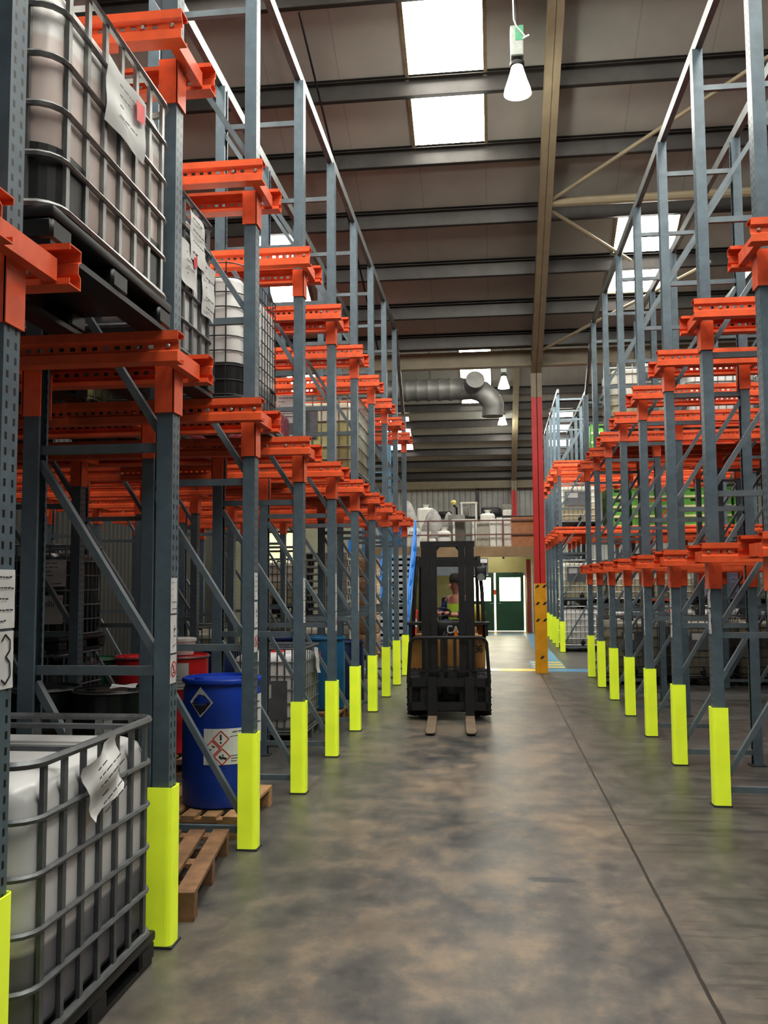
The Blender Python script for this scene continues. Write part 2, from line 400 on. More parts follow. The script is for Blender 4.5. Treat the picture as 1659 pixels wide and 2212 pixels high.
cd = MB().tube([(-2.34, 10.9, z1(10.9)-.26), (-2.2, 14, z1(14)-.26), (-2.1, 17, z1(17)-.26)], .016, 6)
tag(obj('conduit', cd, mBlkRough), 'thin dark cable running down the roof slope left of the rooflight', 'cable')

# red and yellow building columns
def icol(mb, x, y, z0_, z1_, w=.2, d=.22):
    mb.box(x-w/2, y-d/2, z0_, x+w/2, y-d/2+.014, z1_); mb.box(x-w/2, y+d/2-.014, z0_, x+w/2, y+d/2, z1_); mb.box(x-.006, y-d/2, z0_, x+.006, y+d/2, z1_); return mb
mRedP = M('red column paint', (196, 42, 40), .45, 0, .12, 3); mYelP = M('yellow column paint', (224, 162, 24), .45, 0, .15, 4)
col = thing('column', 'red steel building column with yellow hatched foot at the aisle end', 'column', (.88, 17.5, 0))
obj('upper_shaft', icol(MB(), 0, 0, 5.2, ZV-.36), mBeige, col); obj('painted_shaft', icol(MB(), 0, 0, 1.66, 5.2), mRedP, col)
foot = obj('painted_foot', MB().box(-.11, -.125, 0, .11, .125, 1.66), mYelP, col)
hz = MB()
for z in (1.58, 1.26, .95, .06):
    zz = z if z > .5 else .26
    for k in ((0, 2) if z > .5 else (1,)):
        x = -.1+k*.065
        hz.add([(x, -.127, zz), (x+.05, -.127, zz), (x+.09, -.127, zz+.055), (x+.04, -.127, zz+.055)], [(0,1,2,3)])
obj('hazard_stripe', hz, mInk, foot)
c2 = thing('column', 'smaller red column standing behind the mezzanine clutter by the far wall', 'column', (.88, 36.4, 0))
obj('upper_shaft', icol(MB(), 0, 0, 5.3, 5.9), mBeige, c2); obj('painted_shaft', icol(MB(), 0, 0, 0, 5.3), mRedP, c2)
tag(obj('wall_fan', MB().lathe([(.02, -.06), (.19, -.06), (.2, 0), (.19, .06), (.05, .06)], 20, (.42, 35.4, 4.35), Matrix.Rotation(PI/2, 4, 'X')), mBlk), 'small round black fan beside the far red column', 'fan')

# ------------------------------------------------------------------ rack frames
XL, XR, S, YL, YR = -1.577, 1.6866, 1.5639, 4.3113, 7.3154
LVL = {'L': (2.88, 4.45), 'R': (1.98, 3.84), 'Q': (3.0, 4.6)}
HB = [.12, 1.28, 2.37, 3.46, 4.55, 5.64]
mcache = {}
def cmesh(key, fn, smooth=False):
    if key not in mcache: mcache[key] = fn().mesh(key[0] if isinstance(key, tuple) else key, smooth)
    return mcache[key]
def upright_mb(h, sgn):
    p = [(-.04,.03),(-.036,.03),(-.036,.046),(.036,.046),(.036,-.046),(-.036,-.046),(-.036,-.03),(-.04,-.03),(-.04,-.05),(.04,-.05),(.04,.05),(-.04,.05)]
    return MB().prism([(x*sgn, y) for x, y in p], 'z', .01, h)
def guard_mb():
    # snap-on U shaped guard, rounded outer corners
    o = []; rr = .03; hw = .062; x1 = .062; x0 = -.06
    o.append((x0, -hw))
    for k in range(5):
        a = -PI/2+k*PI/8; o.append((x1-rr+rr*math.cos(a), -hw+rr+rr*math.sin(a)))
    for k in range(5):
        a = k*PI/8; o.append((x1-rr+rr*math.cos(a), hw-rr+rr*math.sin(a)))
    o.append((x0, hw))
    t = .008; i = [(x0, hw-t), (x1-t, hw-t), (x1-t, -hw+t), (x0, -hw+t)]
    return MB().prism(o+i, 'z', .012, .7364)
def bracket_mb(top, sgn):
    m = MB(); zb = top-.145
    m.box(-.05*sgn, -.06, zb-.2, .046*sgn, -.0505, zb+.03); m.box(-.05*sgn, .0505, zb-.2, .046*sgn, .06, zb+.03); m.box(.0405*sgn, -.06, zb-.2, .05*sgn, .06, zb+.05)
    m.prism([(-.185, zb+.01), (.185, zb+.01), (.185, zb+.09), (-.185, zb+.09)], 'x', .05*sgn, .095*sgn)
    return m
def make_frame(side, h, guard, label, loc, rz, paint=None, braced=True):
    mu, mb_ = {'b': (mSteelBlue, mBraceBlue), 'o': (mSteelOrange, mOr)}.get(paint, (mSteel, mBrace))
    t = thing('upright_frame', label, 'rack frame', loc, rz)
    D = .69
    obj('upright', cmesh(('upright', h, 1), lambda: upright_mb(h, 1)), mu, t)
    obj('upright', cmesh(('upright', h, -1), lambda: upright_mb(h, -1)), mu, t, loc=(-D, 0, 0))
    hs = [z for z in HB if z < h-.1]
    for i, z in enumerate(hs):
        obj('horizontal_brace', cmesh(('horizontal_brace',), lambda: MB().box(-D+.03, -.018, -.022, -.03, .018, .022)), mb_, t, loc=(0, 0, z))
        if i+1 < len(hs):
            dz = hs[i+1]-z
            obj('diagonal_brace', cmesh(('diagonal_brace', round(dz, 2)), lambda: MB().bar((-.03, 0, .06), (-D+.03, 0, dz-.06), .036, .045, (0,1,0))), mb_, t, loc=(0, 0, z))
    if h-hs[-1] > .4:
        obj('top_brace', cmesh(('horizontal_brace',), None), mb_, t, loc=(0, 0, h-.12))
    for x in (0, -D):
        obj('base_plate', cmesh('base_plate', lambda: MB().box(-.068, -.068, 0, .068, .068, .011)), mFoot, t, loc=(x, 0, 0))
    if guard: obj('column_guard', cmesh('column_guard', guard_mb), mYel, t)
    if side:
        for top in LVL[side]:
            if top < h:
                obj('rail_bracket', cmesh(('rail_bracket', top, 1), lambda: bracket_mb(top, 1)), mOr, t)
                obj('rail_bracket', cmesh(('rail_bracket', top, -1), lambda: bracket_mb(top, -1)), mOr, t, loc=(-D, 0, 0))
    return t
protos = {}
def frame(side, h, guard, label, loc, rz, group, paint=None):
    k = (side, h, guard, paint)
    if k in protos: return dup(protos[k], loc, rz, label, group)
    t = make_frame(side, h, guard, label, loc, rz, paint); t['group'] = group; protos[k] = t; return t

def rail_mb(Ln, flip):
    # folded rail: open C towards the post, grooved perforated web towards the lane
    o = [(-.045,.022),(-.045,0),(.045,0),(.045,.046),(.026,.058),(.026,.091),(.045,.103),(.045,.145),(-.045,.145),(-.045,.123)]
    t = .005
    i = [(-.04,.123),(-.04,.14),(.04,.14),(.04,.106),(.021,.094),(.021,.055),(.04,.043),(.04,.005),(-.04,.005),(-.04,.022)]
    p = [(y*flip, z) for y, z in o+i]
    m = MB().prism(p, 'x', 0, -Ln)
    return m
def bolt_mb(flip):
    m = MB()
    for x in (-.05, -.2):
        m.lathe([(.011, 0), (.011, .008), (.006, .012)], 8, (x, .026*flip, .075), Matrix.Rotation(-PI/2*flip, 4, 'X'))
    return m
rail_protos = {}
def rail(x_end, y, top, Ln, flip, rz, label, group):
    k = (Ln, flip)
    fl_ = flip
    loc = (x_end, y, top-.145)
    if k in rail_protos: return dup(rail_protos[k], loc, rz, label, group)
    t = obj('pallet_rail', rail_mb(Ln, fl_), mRail); t.location = loc; t.rotation_euler = (0, 0, rz); tag(t, label, 'pallet rail', group)
    obj('bolt_heads', bolt_mb(fl_), mBolt, t); rail_protos[k] = t; return t

PL = lambda i: (XL-.0041*i, YL+S*(i-1)); PR = lambda i: (XR+.0041*i, YR+S*(i-1)); PQ = lambda i: (1.64+.01*i, 22.46+S*i)
for i in range(0, 10):
    x, y = PL(i); h = 6.0 if i < 9 else 4.78
    frame('L', h, True, 'grey upright frame with a yellow foot guard, %s along the left row' % ORD[i], (x, y, 0), 0, 'left row of yellow-footed frames')
    for rw in (1, 2):
        frame('L', h if h < 5 else 6.0, False, 'bare grey frame %s behind the %s yellow-footed frame on the left' % (('one step in', 'two steps in')[rw-1], ORD[i]), (x-1.93*rw, y, 0), 0, 'inner frames of the left rack')
    for lv, top in enumerate(LVL['L']):
        for sd in (-1, 1):
            rail(x+.14, y+.23*sd, top, 5.0, sd, 0, 'orange pallet rail, %s side of the %s yellow-footed left frame, %s level' % (('near', '', 'far')[sd+1], ORD[i], ('lower', 'upper')[lv]), 'left rack pallet rails')
for i in range(0, 8):
    x, y = PR(i); h = 5.95 if i < 7 else 5.05
    frame('R', h, True, 'grey upright frame with a yellow foot guard, %s along the right row' % ORD[i], (x, y, 0), PI, 'right row of yellow-footed frames')
    for rw in (1, 2):
        frame('R', h, False, 'bare grey frame %s behind the %s yellow-footed frame on the right' % (('one step in', 'two steps in')[rw-1], ORD[i]), (x+1.93*rw, y, 0), PI, 'inner frames of the right rack')
    for lv, top in enumerate(LVL['R']):
        for sd in (-1, 1):
            rail(x-.14, y+.23*sd, top, 5.0, -sd, PI, 'orange pallet rail, %s side of the %s yellow-footed right frame, %s level' % (('near', '', 'far')[sd+1], ORD[i], ('lower', 'upper')[lv]), 'right rack pallet rails')
for i in range(0, 5):
    x, y = PQ(i); h = 6.26
    frame('Q', h, True, 'tall grey upright frame with yellow foot, %s in the far block beyond the red column' % ORD[i], (x, y, 0), PI, 'far block frames')
    for rw in (1, 2):
        frame('Q', h, False, 'bare grey upright frame %s behind the %s frame of the far block' % (('one step in', 'two steps in')[rw-1], ORD[i]), (x+1.93*rw, y, 0), PI, 'inner frames of the far block')
    for lv, top in enumerate(LVL['Q']):
        for sd in (-1, 1):
            rail(x-.14, y+.23*sd, top, 5.0, -sd, PI, 'orange pallet rail, %s side of the %s far block frame, %s level' % (('near', '', 'far')[sd+1], ORD[i], ('lower', 'upper')[lv]), 'far block pallet rails')
def tie(a, b, lab):
    m = MB(); m.bar(a, b, .05, .1); tag(obj('top_tie', m, mTie), lab, 'tie beam', 'rack top ties')
tie((-1.59, .5, 6.06), (-1.615, 15.32, 6.06), 'long grey tie beam over the tops of the left row uprights, aisle side')
tie((-2.28, .5, 6.06), (-2.3, 15.32, 6.06), 'long grey tie beam over the left row uprights, inner side')
tie((-1.6, 15.36, 6.03), (-1.62, 16.8, 4.85), 'short sloping tie dropping to the last short upright of the left row')
tie((1.69, 1, 6.01), (1.72, 15.2, 6.01), 'long grey tie beam over the tops of the right row uprights, aisle side')
tie((2.38, 1, 6.01), (2.41, 15.2, 6.01), 'long grey tie beam over the right row uprights, inner side')
tie((3.62, 1, 6.01), (3.65, 15.2, 6.01), 'grey tie beam over the second line of right rack uprights')
tie((1.715, 15.22, 6.0), (1.73, 16.68, 5.1), 'short sloping tie dropping to the last short upright of the right row')
tie((1.64, 22.3, 6.32), (1.69, 28.9, 6.32), 'tie beam over the tops of the far block uprights')
tie((2.33, 22.3, 6.32), (2.38, 28.9, 6.32), 'inner tie beam over the far block uprights')

# notices taped to the left and right uprights
def sheet_mb(w, h, rip=.004, nx=6, ny=8, seed=0, ragged=0):
    rnd = random.Random(seed); vs = []; fs = []; ph = rnd.random()*6
    for j in range(ny+1):
        for i in range(nx+1):
            a, b = i/nx-.5, j/ny-.5
            x = a*w+(rnd.uniform(-ragged, ragged) if ragged and i in (0, nx) else 0); y = b*h
            vs.append((x, y, rip*math.sin(a*7+ph+b*3)+rip*.8*math.sin(b*9+ph)))
    for j in range(ny):
        for i in range(nx):
            k = j*(nx+1)+i; fs.append((k, k+1, k+nx+2, k+nx+1))
    return MB().add(vs, fs)
def stroke(m, pts, w, z=.006):
    for a, b in zip(pts[:-1], pts[1:]):
        d = Vector((b[0]-a[0], b[1]-a[1])); n = Vector((-d.y, d.x)).normalized()*w/2
        m.add([(a[0]-n.x, a[1]-n.y, z), (b[0]-n.x, b[1]-n.y, z), (b[0]+n.x, b[1]+n.y, z), (a[0]+n.x, a[1]+n.y, z)], [(0,1,2,3)])
    return m
def lines_mb(w, h, n, seed=0, t=.006, z=.007):
    rnd = random.Random(seed); m = MB()
    for k in range(n):
        y = h/2-(k+.7)*h/(n+.4); x = -w*.4
        while x < w*.28:
            l = rnd.uniform(.06, .2)*w; x2 = min(x+l, w*.4); stroke(m, [(x, y), (x2, y+rnd.uniform(-.002, .002))], t, z); x = x2+.03*w
            if rnd.random() < .18: break
    return m
def orient(o, loc, nrm, up=(0,0,1), roll=0):
    z = Vector(nrm).normalized(); x = Vector(up).cross(z).normalized(); y = z.cross(x)
    R = Matrix((x, y, z)).transposed().to_4x4() @ Matrix.Rotation(roll, 4, 'Z')
    o.location = loc; o.rotation_euler = R.to_euler(); return o
def circle(r, n=24, cx=0, cy=0): return [(cx+r*math.cos(2*PI*k/n), cy+r*math.sin(2*PI*k/n)) for k in range(n+1)]
def notice(loc, nrm, w, h, label, kind='lines', seed=0, roll=0, rip=.002, mat=None, ragged=0, up=(0,0,1), nl=5, cat='notice', group=None):
    o = obj('paper_notice', sheet_mb(w, h, rip, seed=seed, ragged=ragged), mat or mPaper, None, True); orient(o, loc, nrm, up, roll); tag(o, label, cat, group)
    z = rip*1.9+.002
    if kind == 'lines': obj('printed_text', lines_mb(w, h, nl, seed, .012*min(1, h*2), z), mInk, o)
    if kind == 'ban':
        rr = min(w*.4, h*.4); obj('prohibition_ring', stroke(stroke(MB(), circle(rr), rr*.2, z), [(-rr*.7, rr*.7), (rr*.7, -rr*.7)], rr*.2, z), mRed, o)
        s_ = MB(); stroke(s_, [(0, rr*.5), (0, -rr*.2)], rr*.3, z-.001); stroke(s_, [(-.3*rr, -.5*rr), (.3*rr, -.5*rr)], rr*.2, z-.001); obj('pictogram', s_, mInk, o)
    if kind == 'three':
        m = MB(); stroke(m, [(-.02, .06), (0, .08), (.03, .06), (.03, .03), (.005, .01), (.03, -.01), (.035, -.05), (.005, -.075), (-.02, -.06)], .008, z); obj('handwriting', m, mInk, o)
    if kind == 'marks':
        m = MB(); stroke(m, [(-.01, .02), (.02, .025)], .006, z); stroke(m, [(.005, .04), (.005, .005)], .005, z); stroke(m, [(0, -.01), (.015, -.01)], .008, z); stroke(m, [(-.02, -.06), (.02, -.05)], .004, z); obj('handwriting', m, mInk, o)
    if kind == 'redcorner':
        m = MB(); x0, y0 = w*.2, h*.02; m.add([(x0, y0, z), (x0+w*.22, y0+.02, z), (x0+w*.22, y0+h*.38, z), (x0, y0+h*.34, z)], [(0,1,2,3)]); obj('red_mark', m, mRed, o)
        obj('printed_text', lines_mb(w*.6, h*.7, 4, seed, .006, z), mInk, o)
    if kind == 'bars':
        m = MB()
        for k in range(6): stroke(m, [(-.3*w+k*.09*w, .1*h), (-.3*w+k*.09*w, (.18+.05*(3-abs(k-3)))*h)], .03*w, z)
        obj('printed_marks', m, mInk, o); r_ = MB(); stroke(r_, [(.36*w, .1*h), (.36*w, .4*h)], .12*w, z); obj('red_mark', r_, mRed, o)
    return o
NS = {0: [(1.75, 1.56, 'lines'), (1.555, 1.37, 'three')], 1: [(1.73, 1.555, 'lines'), (1.55, 1.365, 'marks'), (1.36, 1.22, 'ban')], 2: [(1.77, 1.59, 'lines'), (1.58, 1.41, 'marks'), (1.4, 1.25, 'ban')],
      3: [(1.74, 1.56, 'lines'), (1.555, 1.37, 'lines')], 4: [(1.79, 1.6, 'lines'), (1.59, 1.42, 'lines'), (1.41, 1.22, 'ban')], 5: [(1.77, 1.57, 'lines'), (1.56, 1.37, 'lines')],
      6: [(1.77, 1.58, 'lines'), (1.57, 1.2, 'lines')], 7: [(1.77, 1.56, 'lines'), (1.55, 1.4, 'lines')], 8: [(1.78, 1.56, 'lines'), (1.55, 1.3, 'lines')], 9: [(1.55, 1.42, 'lines')]}
KW = {'lines': 'white printed paper', 'three': 'paper with big handwritten figure', 'marks': 'paper with handwritten marks', 'ban': 'notice with red prohibition ring'}
for i, ls in NS.items():
    x, y = PL(i)
    for k, (a, b_, kd) in enumerate(ls):
        w = .115 if i == 0 else .085
        notice((x+.0425, y-.012 if i else y-.005, (a+b_)/2), (1, 0, 0), w, a-b_-.004, '%s, %s on the %s upright of the left row' % (KW[kd], ('topmost', 'second', 'third')[k], ORD[i]), kd, i*7+k, 0, .0008, group='left row notices')
for i, (ls, rg) in {0: ([(1.7, 1.55), (1.54, 1.2)], .0), 1: ([(1.68, 1.49), (1.48, 1.29)], .012), 2: ([(1.69, 1.45), (1.44, 1.3), (1.29, 1.17)], .003), 3: ([(1.72, 1.4), (1.42, 1.28), (1.27, 1.1)], .018), 4: ([(1.68, 1.45)], .004), 5: ([(1.7, 1.5)], .004), 6: ([(1.7, 1.52)], .004)}.items():
    x, y = PR(i)
    for k, (a, b_) in enumerate(ls):
        notice((x-.0455, y-.03, (a+b_)/2), (-1, 0, 0), .075, a-b_-.004, '%s paper strip, %s on the %s upright of the right row' % ('torn white' if rg > .01 else 'white', ('topmost', 'second', 'third')[k], ORD[i]), 'lines', 40+i*7+k, 0, .001, ragged=rg, group='right row notices')
for i in range(1, 5):
    x, y = PQ(i); notice((x-.0438, y, 1.6), (-1, 0, 0), .08, .32, 'small white paper on the %s upright of the far block' % ORD[i], 'none', 90+i, 0, .001, group='far block notices')

# ------------------------------------------------------------------ liquid containers (caged tanks)
def loop_pts(hx, hy, r_, z, n=5):
    p = []
    for (cx, cy, a0) in ((hx-r_, hy-r_, 0), (-hx+r_, hy-r_, PI/2), (-hx+r_, -hy+r_, PI), (hx-r_, -hy+r_, 3*PI/2)):
        for k in range(n):
            a = a0+k*PI/2/(n-1); p.append((cx+r_*math.cos(a), cy+r_*math.sin(a), z))
    return p
def bottle_mb(sx, sy, z0_, z1_, r_=.11):
    m = MB(); hx, hy = sx/2-.028, sy/2-.028; rings = [(z0_, .06), (z0_+.02, .02), (z0_+.06, 0), (z1_-.08, 0), (z1_-.03, .02), (z1_-.008, .06), (z1_, .13)]
    vs = []; n = 8; N_ = 4*n
    for z, ins in rings:
        vs += loop_pts(hx-ins, hy-ins, max(.05, r_-ins*.4), z, n)
    fs = []
    for i in range(len(rings)-1):
        for k in range(N_): fs.append((i*N_+k, i*N_+(k+1) % N_, (i+1)*N_+(k+1) % N_, (i+1)*N_+k))
    fs += [tuple(range(N_-1, -1, -1)), tuple(range((len(rings)-1)*N_, len(rings)*N_))]
    return m.add(vs, fs)
def cage_mb(sx, sy, z0_, z1_, style):
    m = MB(); hx, hy = sx/2-.012, sy/2-.012
    if style == 'tube': zs = [z0_+.01+(z1_-z0_-.02)*k/5 for k in range(6)]; rr, rv, nx, ny = .0125, .0125, 6, 7
    elif style == 'wire': zs = [z0_+.01+(z1_-z0_-.02)*k/9 for k in range(10)]; rr, rv, nx, ny = .0045, .004, 10, 12
    else: zs = [z0_+.01+(z1_-z0_-.02)*k/6 for k in range(7)]; rr, rv, nx, ny = .008, .0065, 8, 9
    for k, z in enumerate(zs):
        R_ = rr*1.35 if (k in (0, len(zs)-1) and style != 'wire') else rr
        m.tube(loop_pts(hx, hy, .1 if style != 'wire' else .14, z), R_, 6, True)
    for i in range(nx):
        x = -hx+.11+(2*hx-.22)*i/(nx-1)
        for s_ in (-1, 1): m.bar((x, s_*(hy-.006), z0_), (x, s_*(hy-.006), z1_), rv*2.2, rv*1.3, (0, 1, 0))
    for i in range(ny):
        y = -hy+.11+(2*hy-.22)*i/(ny-1)
        for s_ in (-1, 1): m.bar((s_*(hx-.006), y, z0_), (s_*(hx-.006), y, z1_), rv*1.3, rv*2.2, (0, 1, 0))
    return m
def tank_pallet_mb(sx, sy, kind):
    m = MB(); hx, hy = sx/2, sy/2
    if kind == 'steel':
        m.rbox(-hx, -hy, .115, hx, hy, .14, .008, 1)
        for x in (-hx+.03, 0, hx-.03):
            for y in (-hy+.05, 0, hy-.05): m.box(x-.03, y-.05, .02, x+.03, y+.05, .116)
        for x in (-hx+.03, 0, hx-.03): m.bar((x, -hy+.01, .012), (x, hy-.01, .012), .05, .022)
    else:
        m.rbox(-hx, -hy, .1, hx, hy, .145, .012, 2)
        for x in (-hx+.075, 0, hx-.075):
            for y in (-hy+.08, 0, hy-.08): m.rbox(x-.07, y-.078, .02, x+.07, y+.078, .104, .012, 1)
        for x in (-hx+.075, 0, hx-.075): m.box(x-.06, -hy+.01, 0, x+.06, hy-.01, .024)
    return m
def boots_mb(sx, sy, z0_, h, a, b_):
    hx, hy = sx/2-.02, sy/2-.02; r_ = .12; cx, cy = hx-r_, hy-r_
    q = [(hx, cy-.12)]+[(cx+r_*math.cos(k*PI/12), cy+r_*math.sin(k*PI/12)) for k in range(7)]+[(cx-.06, hy), (cx-.06, hy-.03), (cx, hy-.03), (hx-.03, cy), (hx-.03, cy-.12)]
    return MB().prism([(x*a, y*b_) for x, y in q], 'z', z0_, z0_+h)
BOT = {}
def tank(loc, label, style='tube', bot=None, sx=1.0, sy=1.17, h=1.1, pal='plastic', palmat=None, cagemat=None, boots=False, plate=None, lid=None, rz=0, group='caged liquid tanks', valve=True, bars=True, black=False):
    t = thing('caged_tank', label, 'liquid container', loc, rz, group)
    pm = palmat or mBlk; cm = cagemat or (mWire if style == 'wire' else mGal)
    obj('tank_pallet', cmesh(('tank_pallet', sx, sy, pal), lambda: tank_pallet_mb(sx, sy, pal), pal != 'steel'), pm, t)
    b_ = obj('plastic_tank', cmesh(('plastic_tank', sx, sy, h), lambda: bottle_mb(sx, sy, .147, h-.075), True), bot, t)
    obj('filling_cap', cmesh(('filling_cap', h), lambda: MB().lathe([(.085, h-.078), (.085, h-.055), (.075, h-.04), (.03, h-.038)], 20), True), lid or mBlk, b_)
    obj('cage', cmesh(('cage', sx, sy, h, style), lambda: cage_mb(sx, sy, .147, h, style), True), cm, t)
    if bars:
        def tb_():
            m = MB()
            for y in (-.22*sy, .22*sy): m.box(-sx/2+.015, y-.02, h-.012, sx/2-.015, y+.02, h+.006)
            return m
        obj('top_bar', cmesh(('top_bar', sx, sy, h), tb_), cm, t)
    if valve:
        def vm():
            m = MB(); m.lathe([(.05, 0), (.05, .05), (.035, .06), (.035, .1)], 14, (0, -sy/2+.05, .22), Matrix.Rotation(PI/2, 4, 'X')); m.box(-.012, -sy/2-.045, .25, .012, -sy/2-.03, .31); return m
        obj('outlet_valve', cmesh(('outlet_valve', sy), vm, True), mBlk, t)
    if boots:
        for a in (-1, 1):
            for c_ in (-1, 1): obj('corner_boot', cmesh(('corner_boot', sx, sy, a, c_), lambda: boots_mb(sx, sy, .15, .24, a, c_)), mBlk, t)
    if plate:
        px, pz, pw, ph = plate
        p = obj('label_plate', MB().box(px-pw/2, -sy/2-.002, pz-ph/2, px+pw/2, -sy/2+.002, pz+ph/2), mPlate, t)
        obj('plate_paper', MB().box(px-pw*.4, -sy/2-.0045, pz+ph*.05, px, -sy/2-.002, pz+ph*.4), mPaper, p)
    return t
mPlate = M('grey galvanised plate', (112, 117, 122), .4, .4)
mPlateD = M('dark label plate', (52, 56, 58), .4)
bWhite = liquid_mat('white tank, nearly empty', (248, 248, 247), (206, 208, 206), .3)
bPink = liquid_mat('stained tank with brown contents', (246, 243, 240), (220, 205, 198), .8)
bGrey = liquid_mat('white tank with grey liquid', (214, 215, 214), (122, 122, 128), .46)
bBlue = liquid_mat('white tank, grey residue', (246, 246, 243), (158, 164, 170), .34)
bYel = liquid_mat('tank with yellow liquid', (232, 228, 202), (204, 204, 148), .78)
bCream = liquid_mat('cream tank', (246, 245, 228), (222, 220, 188), .55)
bDark = liquid_mat('black tank', (30, 34, 33), (26, 30, 29), .5)
bShade = liquid_mat('dull cream tank', (158, 156, 138), (130, 126, 108), .8)  # darker copy of the cream tank, shade put into its colour
mGreenD = M('dark green plastic', (24, 44, 38), .4)
mLilac = wrap_mat('lilac stretch wrap', (150, 146, 172)); mPink = wrap_mat('pink stretch wrap', (158, 66, 84)); mBrownW = wrap_mat('brown cartons in clear wrap', (150, 112, 78))

Yc = lambda i: PL(i)[1]+S/2          # middle of the lane after left frame i
YR_ = lambda i: PR(i)[1]+S/2
tank((-2.035, Yc(0)-.01, 0), 'white caged tank on the floor at lower left with a crumpled paper', 'tube', bGrey, cagemat=mGalD, valve=False)
tank((-2.0, Yc(0)+.0, 2.88), 'brown-stained caged tank on the left rack above the lower white one', 'tube', bPink, boots=True, valve=False, sy=1.19, h=1.09)
tank((-2.25, Yc(1)-.06, 2.88), 'white caged tank with hanging papers on the left rack beside the stained one', 'tube', bWhite, cagemat=mGalD, h=1.1, valve=False)
tank((-2.24, Yc(2)+.13, 2.88), 'white tank in a fine dark wire cage on the left rack', 'wire', bBlue, boots=True, h=1.12, sy=1.2, bars=False, valve=False)
tank((-2.1, Yc(5)+.06, 2.88), 'yellow-filled caged tank with a grey plate further down the left rack', 'mid', bYel, plate=(-.2, .75, .42, .34), palmat=mGalD, pal='steel')
tank((-3.35, Yc(1)+.1, 2.88), 'pale yellow tank deep in the left rack behind the papered white one', 'mid', bYel)
tank((-3.35, Yc(2)+.1, 2.88), 'pale yellow tank deep in the left rack behind the wire-caged one', 'mid', bYel)
tank((-2.38, Yc(4)+.17, 0), 'small white tank with red cap and dark plate behind the fourth left frame', 'mid', bWhite, sx=.8, sy=1.0, h=1.02, pal='steel', palmat=mGalD, cagemat=mGalD, lid=mRed, plate=(.06, .48, .34, .4), valve=False)
tank((-2.72, Yc(7)-.1, 0), 'shadowed white tank on the floor behind the seventh left frame', 'mid', bShade, sx=.9, sy=1.1, h=1.08, cagemat=mGalD)
tank((-4.3, Yc(3)+.2, 0), 'black tank on the floor at the bottom of the dark stack', 'mid', bDark, sx=.8, sy=1.0, h=1.06, cagemat=mBrace, palmat=mWoodD)
tank((-4.3, Yc(3)+.2, 1.07), 'black papered tank on top of the dark stack', 'mid', bDark, sx=.8, sy=1.0, h=1.0, cagemat=mBrace)
tank((-5.25, Yc(3)+.2, 0), 'black tank on the floor left of the dark papered stack', 'mid', bDark, sx=.8, sy=1.0, h=1.06, cagemat=mBrace)
tank((-5.25, Yc(3)+.2, 1.07), 'black tank in the upper tier left of the dark papered one', 'mid', bDark, sx=.8, sy=1.0, h=1.0, cagemat=mBrace)
tank((-4.3, Yc(6)+.05, 0), 'dim white tank at the back of the left rack beyond the red drums', 'mid', bShade, h=1.1, cagemat=mGalD)
tank((-4.28, 18.2, 0), 'lower cream tank of the two stacked beyond the left rack', 'mid', bShade, sx=.95, sy=1.0, h=1.1, cagemat=mGalD)
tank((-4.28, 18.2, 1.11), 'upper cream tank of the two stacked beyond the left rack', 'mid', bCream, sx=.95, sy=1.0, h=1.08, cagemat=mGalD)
for k in range(4):
    tank((2.28+1.08*k, YR_(6)+.12, 0), 'shadowed caged tank on the floor of the right rack, %s from the aisle' % ORD[k], 'mid', bShade, cagemat=mGalD, h=1.1, plate=(0, .72, .4, .3) if k < 2 else None, group='right rack floor tanks')
    tank((2.28+1.12*k, YR_(5)+.02, 3.84), 'white caged tank on the upper level of the right rack, %s from the aisle' % ORD[k], 'mid', bCream if k < 1 else bWhite, h=1.12, group='right rack upper tanks', lid=mBlk, plate=(.15, .95, .5, .2) if k == 0 else None)
for k in range(5):
    x = 2.14+1.1*k
    for tier in (0, 1):
        if k == 3 and tier == 1: continue
        tank((x, PQ(0)[1]+S/2, 1.12*tier), '%s caged tank of the far block floor stacks, %s from the aisle' % (('lower', 'upper')[tier], ORD[k]), 'mid', (bWhite, bCream)[tier], h=1.1, plate=(-.1, .75, .5, .36) if k == 0 and tier else None, group='far block floor tanks')
w = thing('wrapped_pallet_load', 'lilac stretch-wrapped load on top of a tank in the far block', 'pallet load', (2.14+3.3, PQ(0)[1]+S/2, 1.12))
obj('load_pallet', tank_pallet_mb(1.0, 1.1, 'plastic'), mBlk, w); obj('wrapped_load', MB().rbox(-.48, -.53, .146, .48, .53, 1.1, .06, 3), mLilac, w, True)
tank((2.14, PQ(0)[1]+S/2, 3.0), 'cream caged tank with silver plate on the lower rails of the far block', 'mid', bCream, h=1.1, plate=(-.05, .72, .62, .34))
# green crates, four high
mGreen = M('green crate plastic', (84, 144, 58), .4, 0, .12); mGreenTop = M('pale crate label strip', (198, 190, 150), .6)
def crate_mb():
    m = MB(); hx, hy, h = .28, .38, .23; t = .012
    m.box(-hx, -hy, 0, hx, hy, .012)
    for s_ in (-1, 1): m.box(s_*hx, -hy, 0, s_*(hx-t), hy, h)
    m.box(-hx, hy-t, 0, hx, hy, h)
    m.box(-hx, -hy, 0, hx, -hy+t, .14); m.box(-hx, -hy, .2, hx, -hy+t, h); m.box(-hx, -hy, .14, -.08, -hy+t, .2); m.box(.08, -hy, .14, hx, -hy+t, .2)
    m.box(-hx-.008, -hy-.008, h-.02, hx+.008, -hy+.004, h); return m
cproto = None
def crate(loc, label):
    global cproto
    if cproto: return dup(cproto, loc, 0, label, 'green crates')
    cproto = obj('plastic_crate', crate_mb(), mGreen); cproto.location = loc; tag(cproto, label, 'crate', 'green crates')
    obj('label_strip', MB().box(-.27, -.394, .0, .27, -.381, .05), mGreenTop, cproto)
    obj('grip_recess', MB().box(-.08, -.366, .14, .08, -.36, .2), mBlk, cproto)
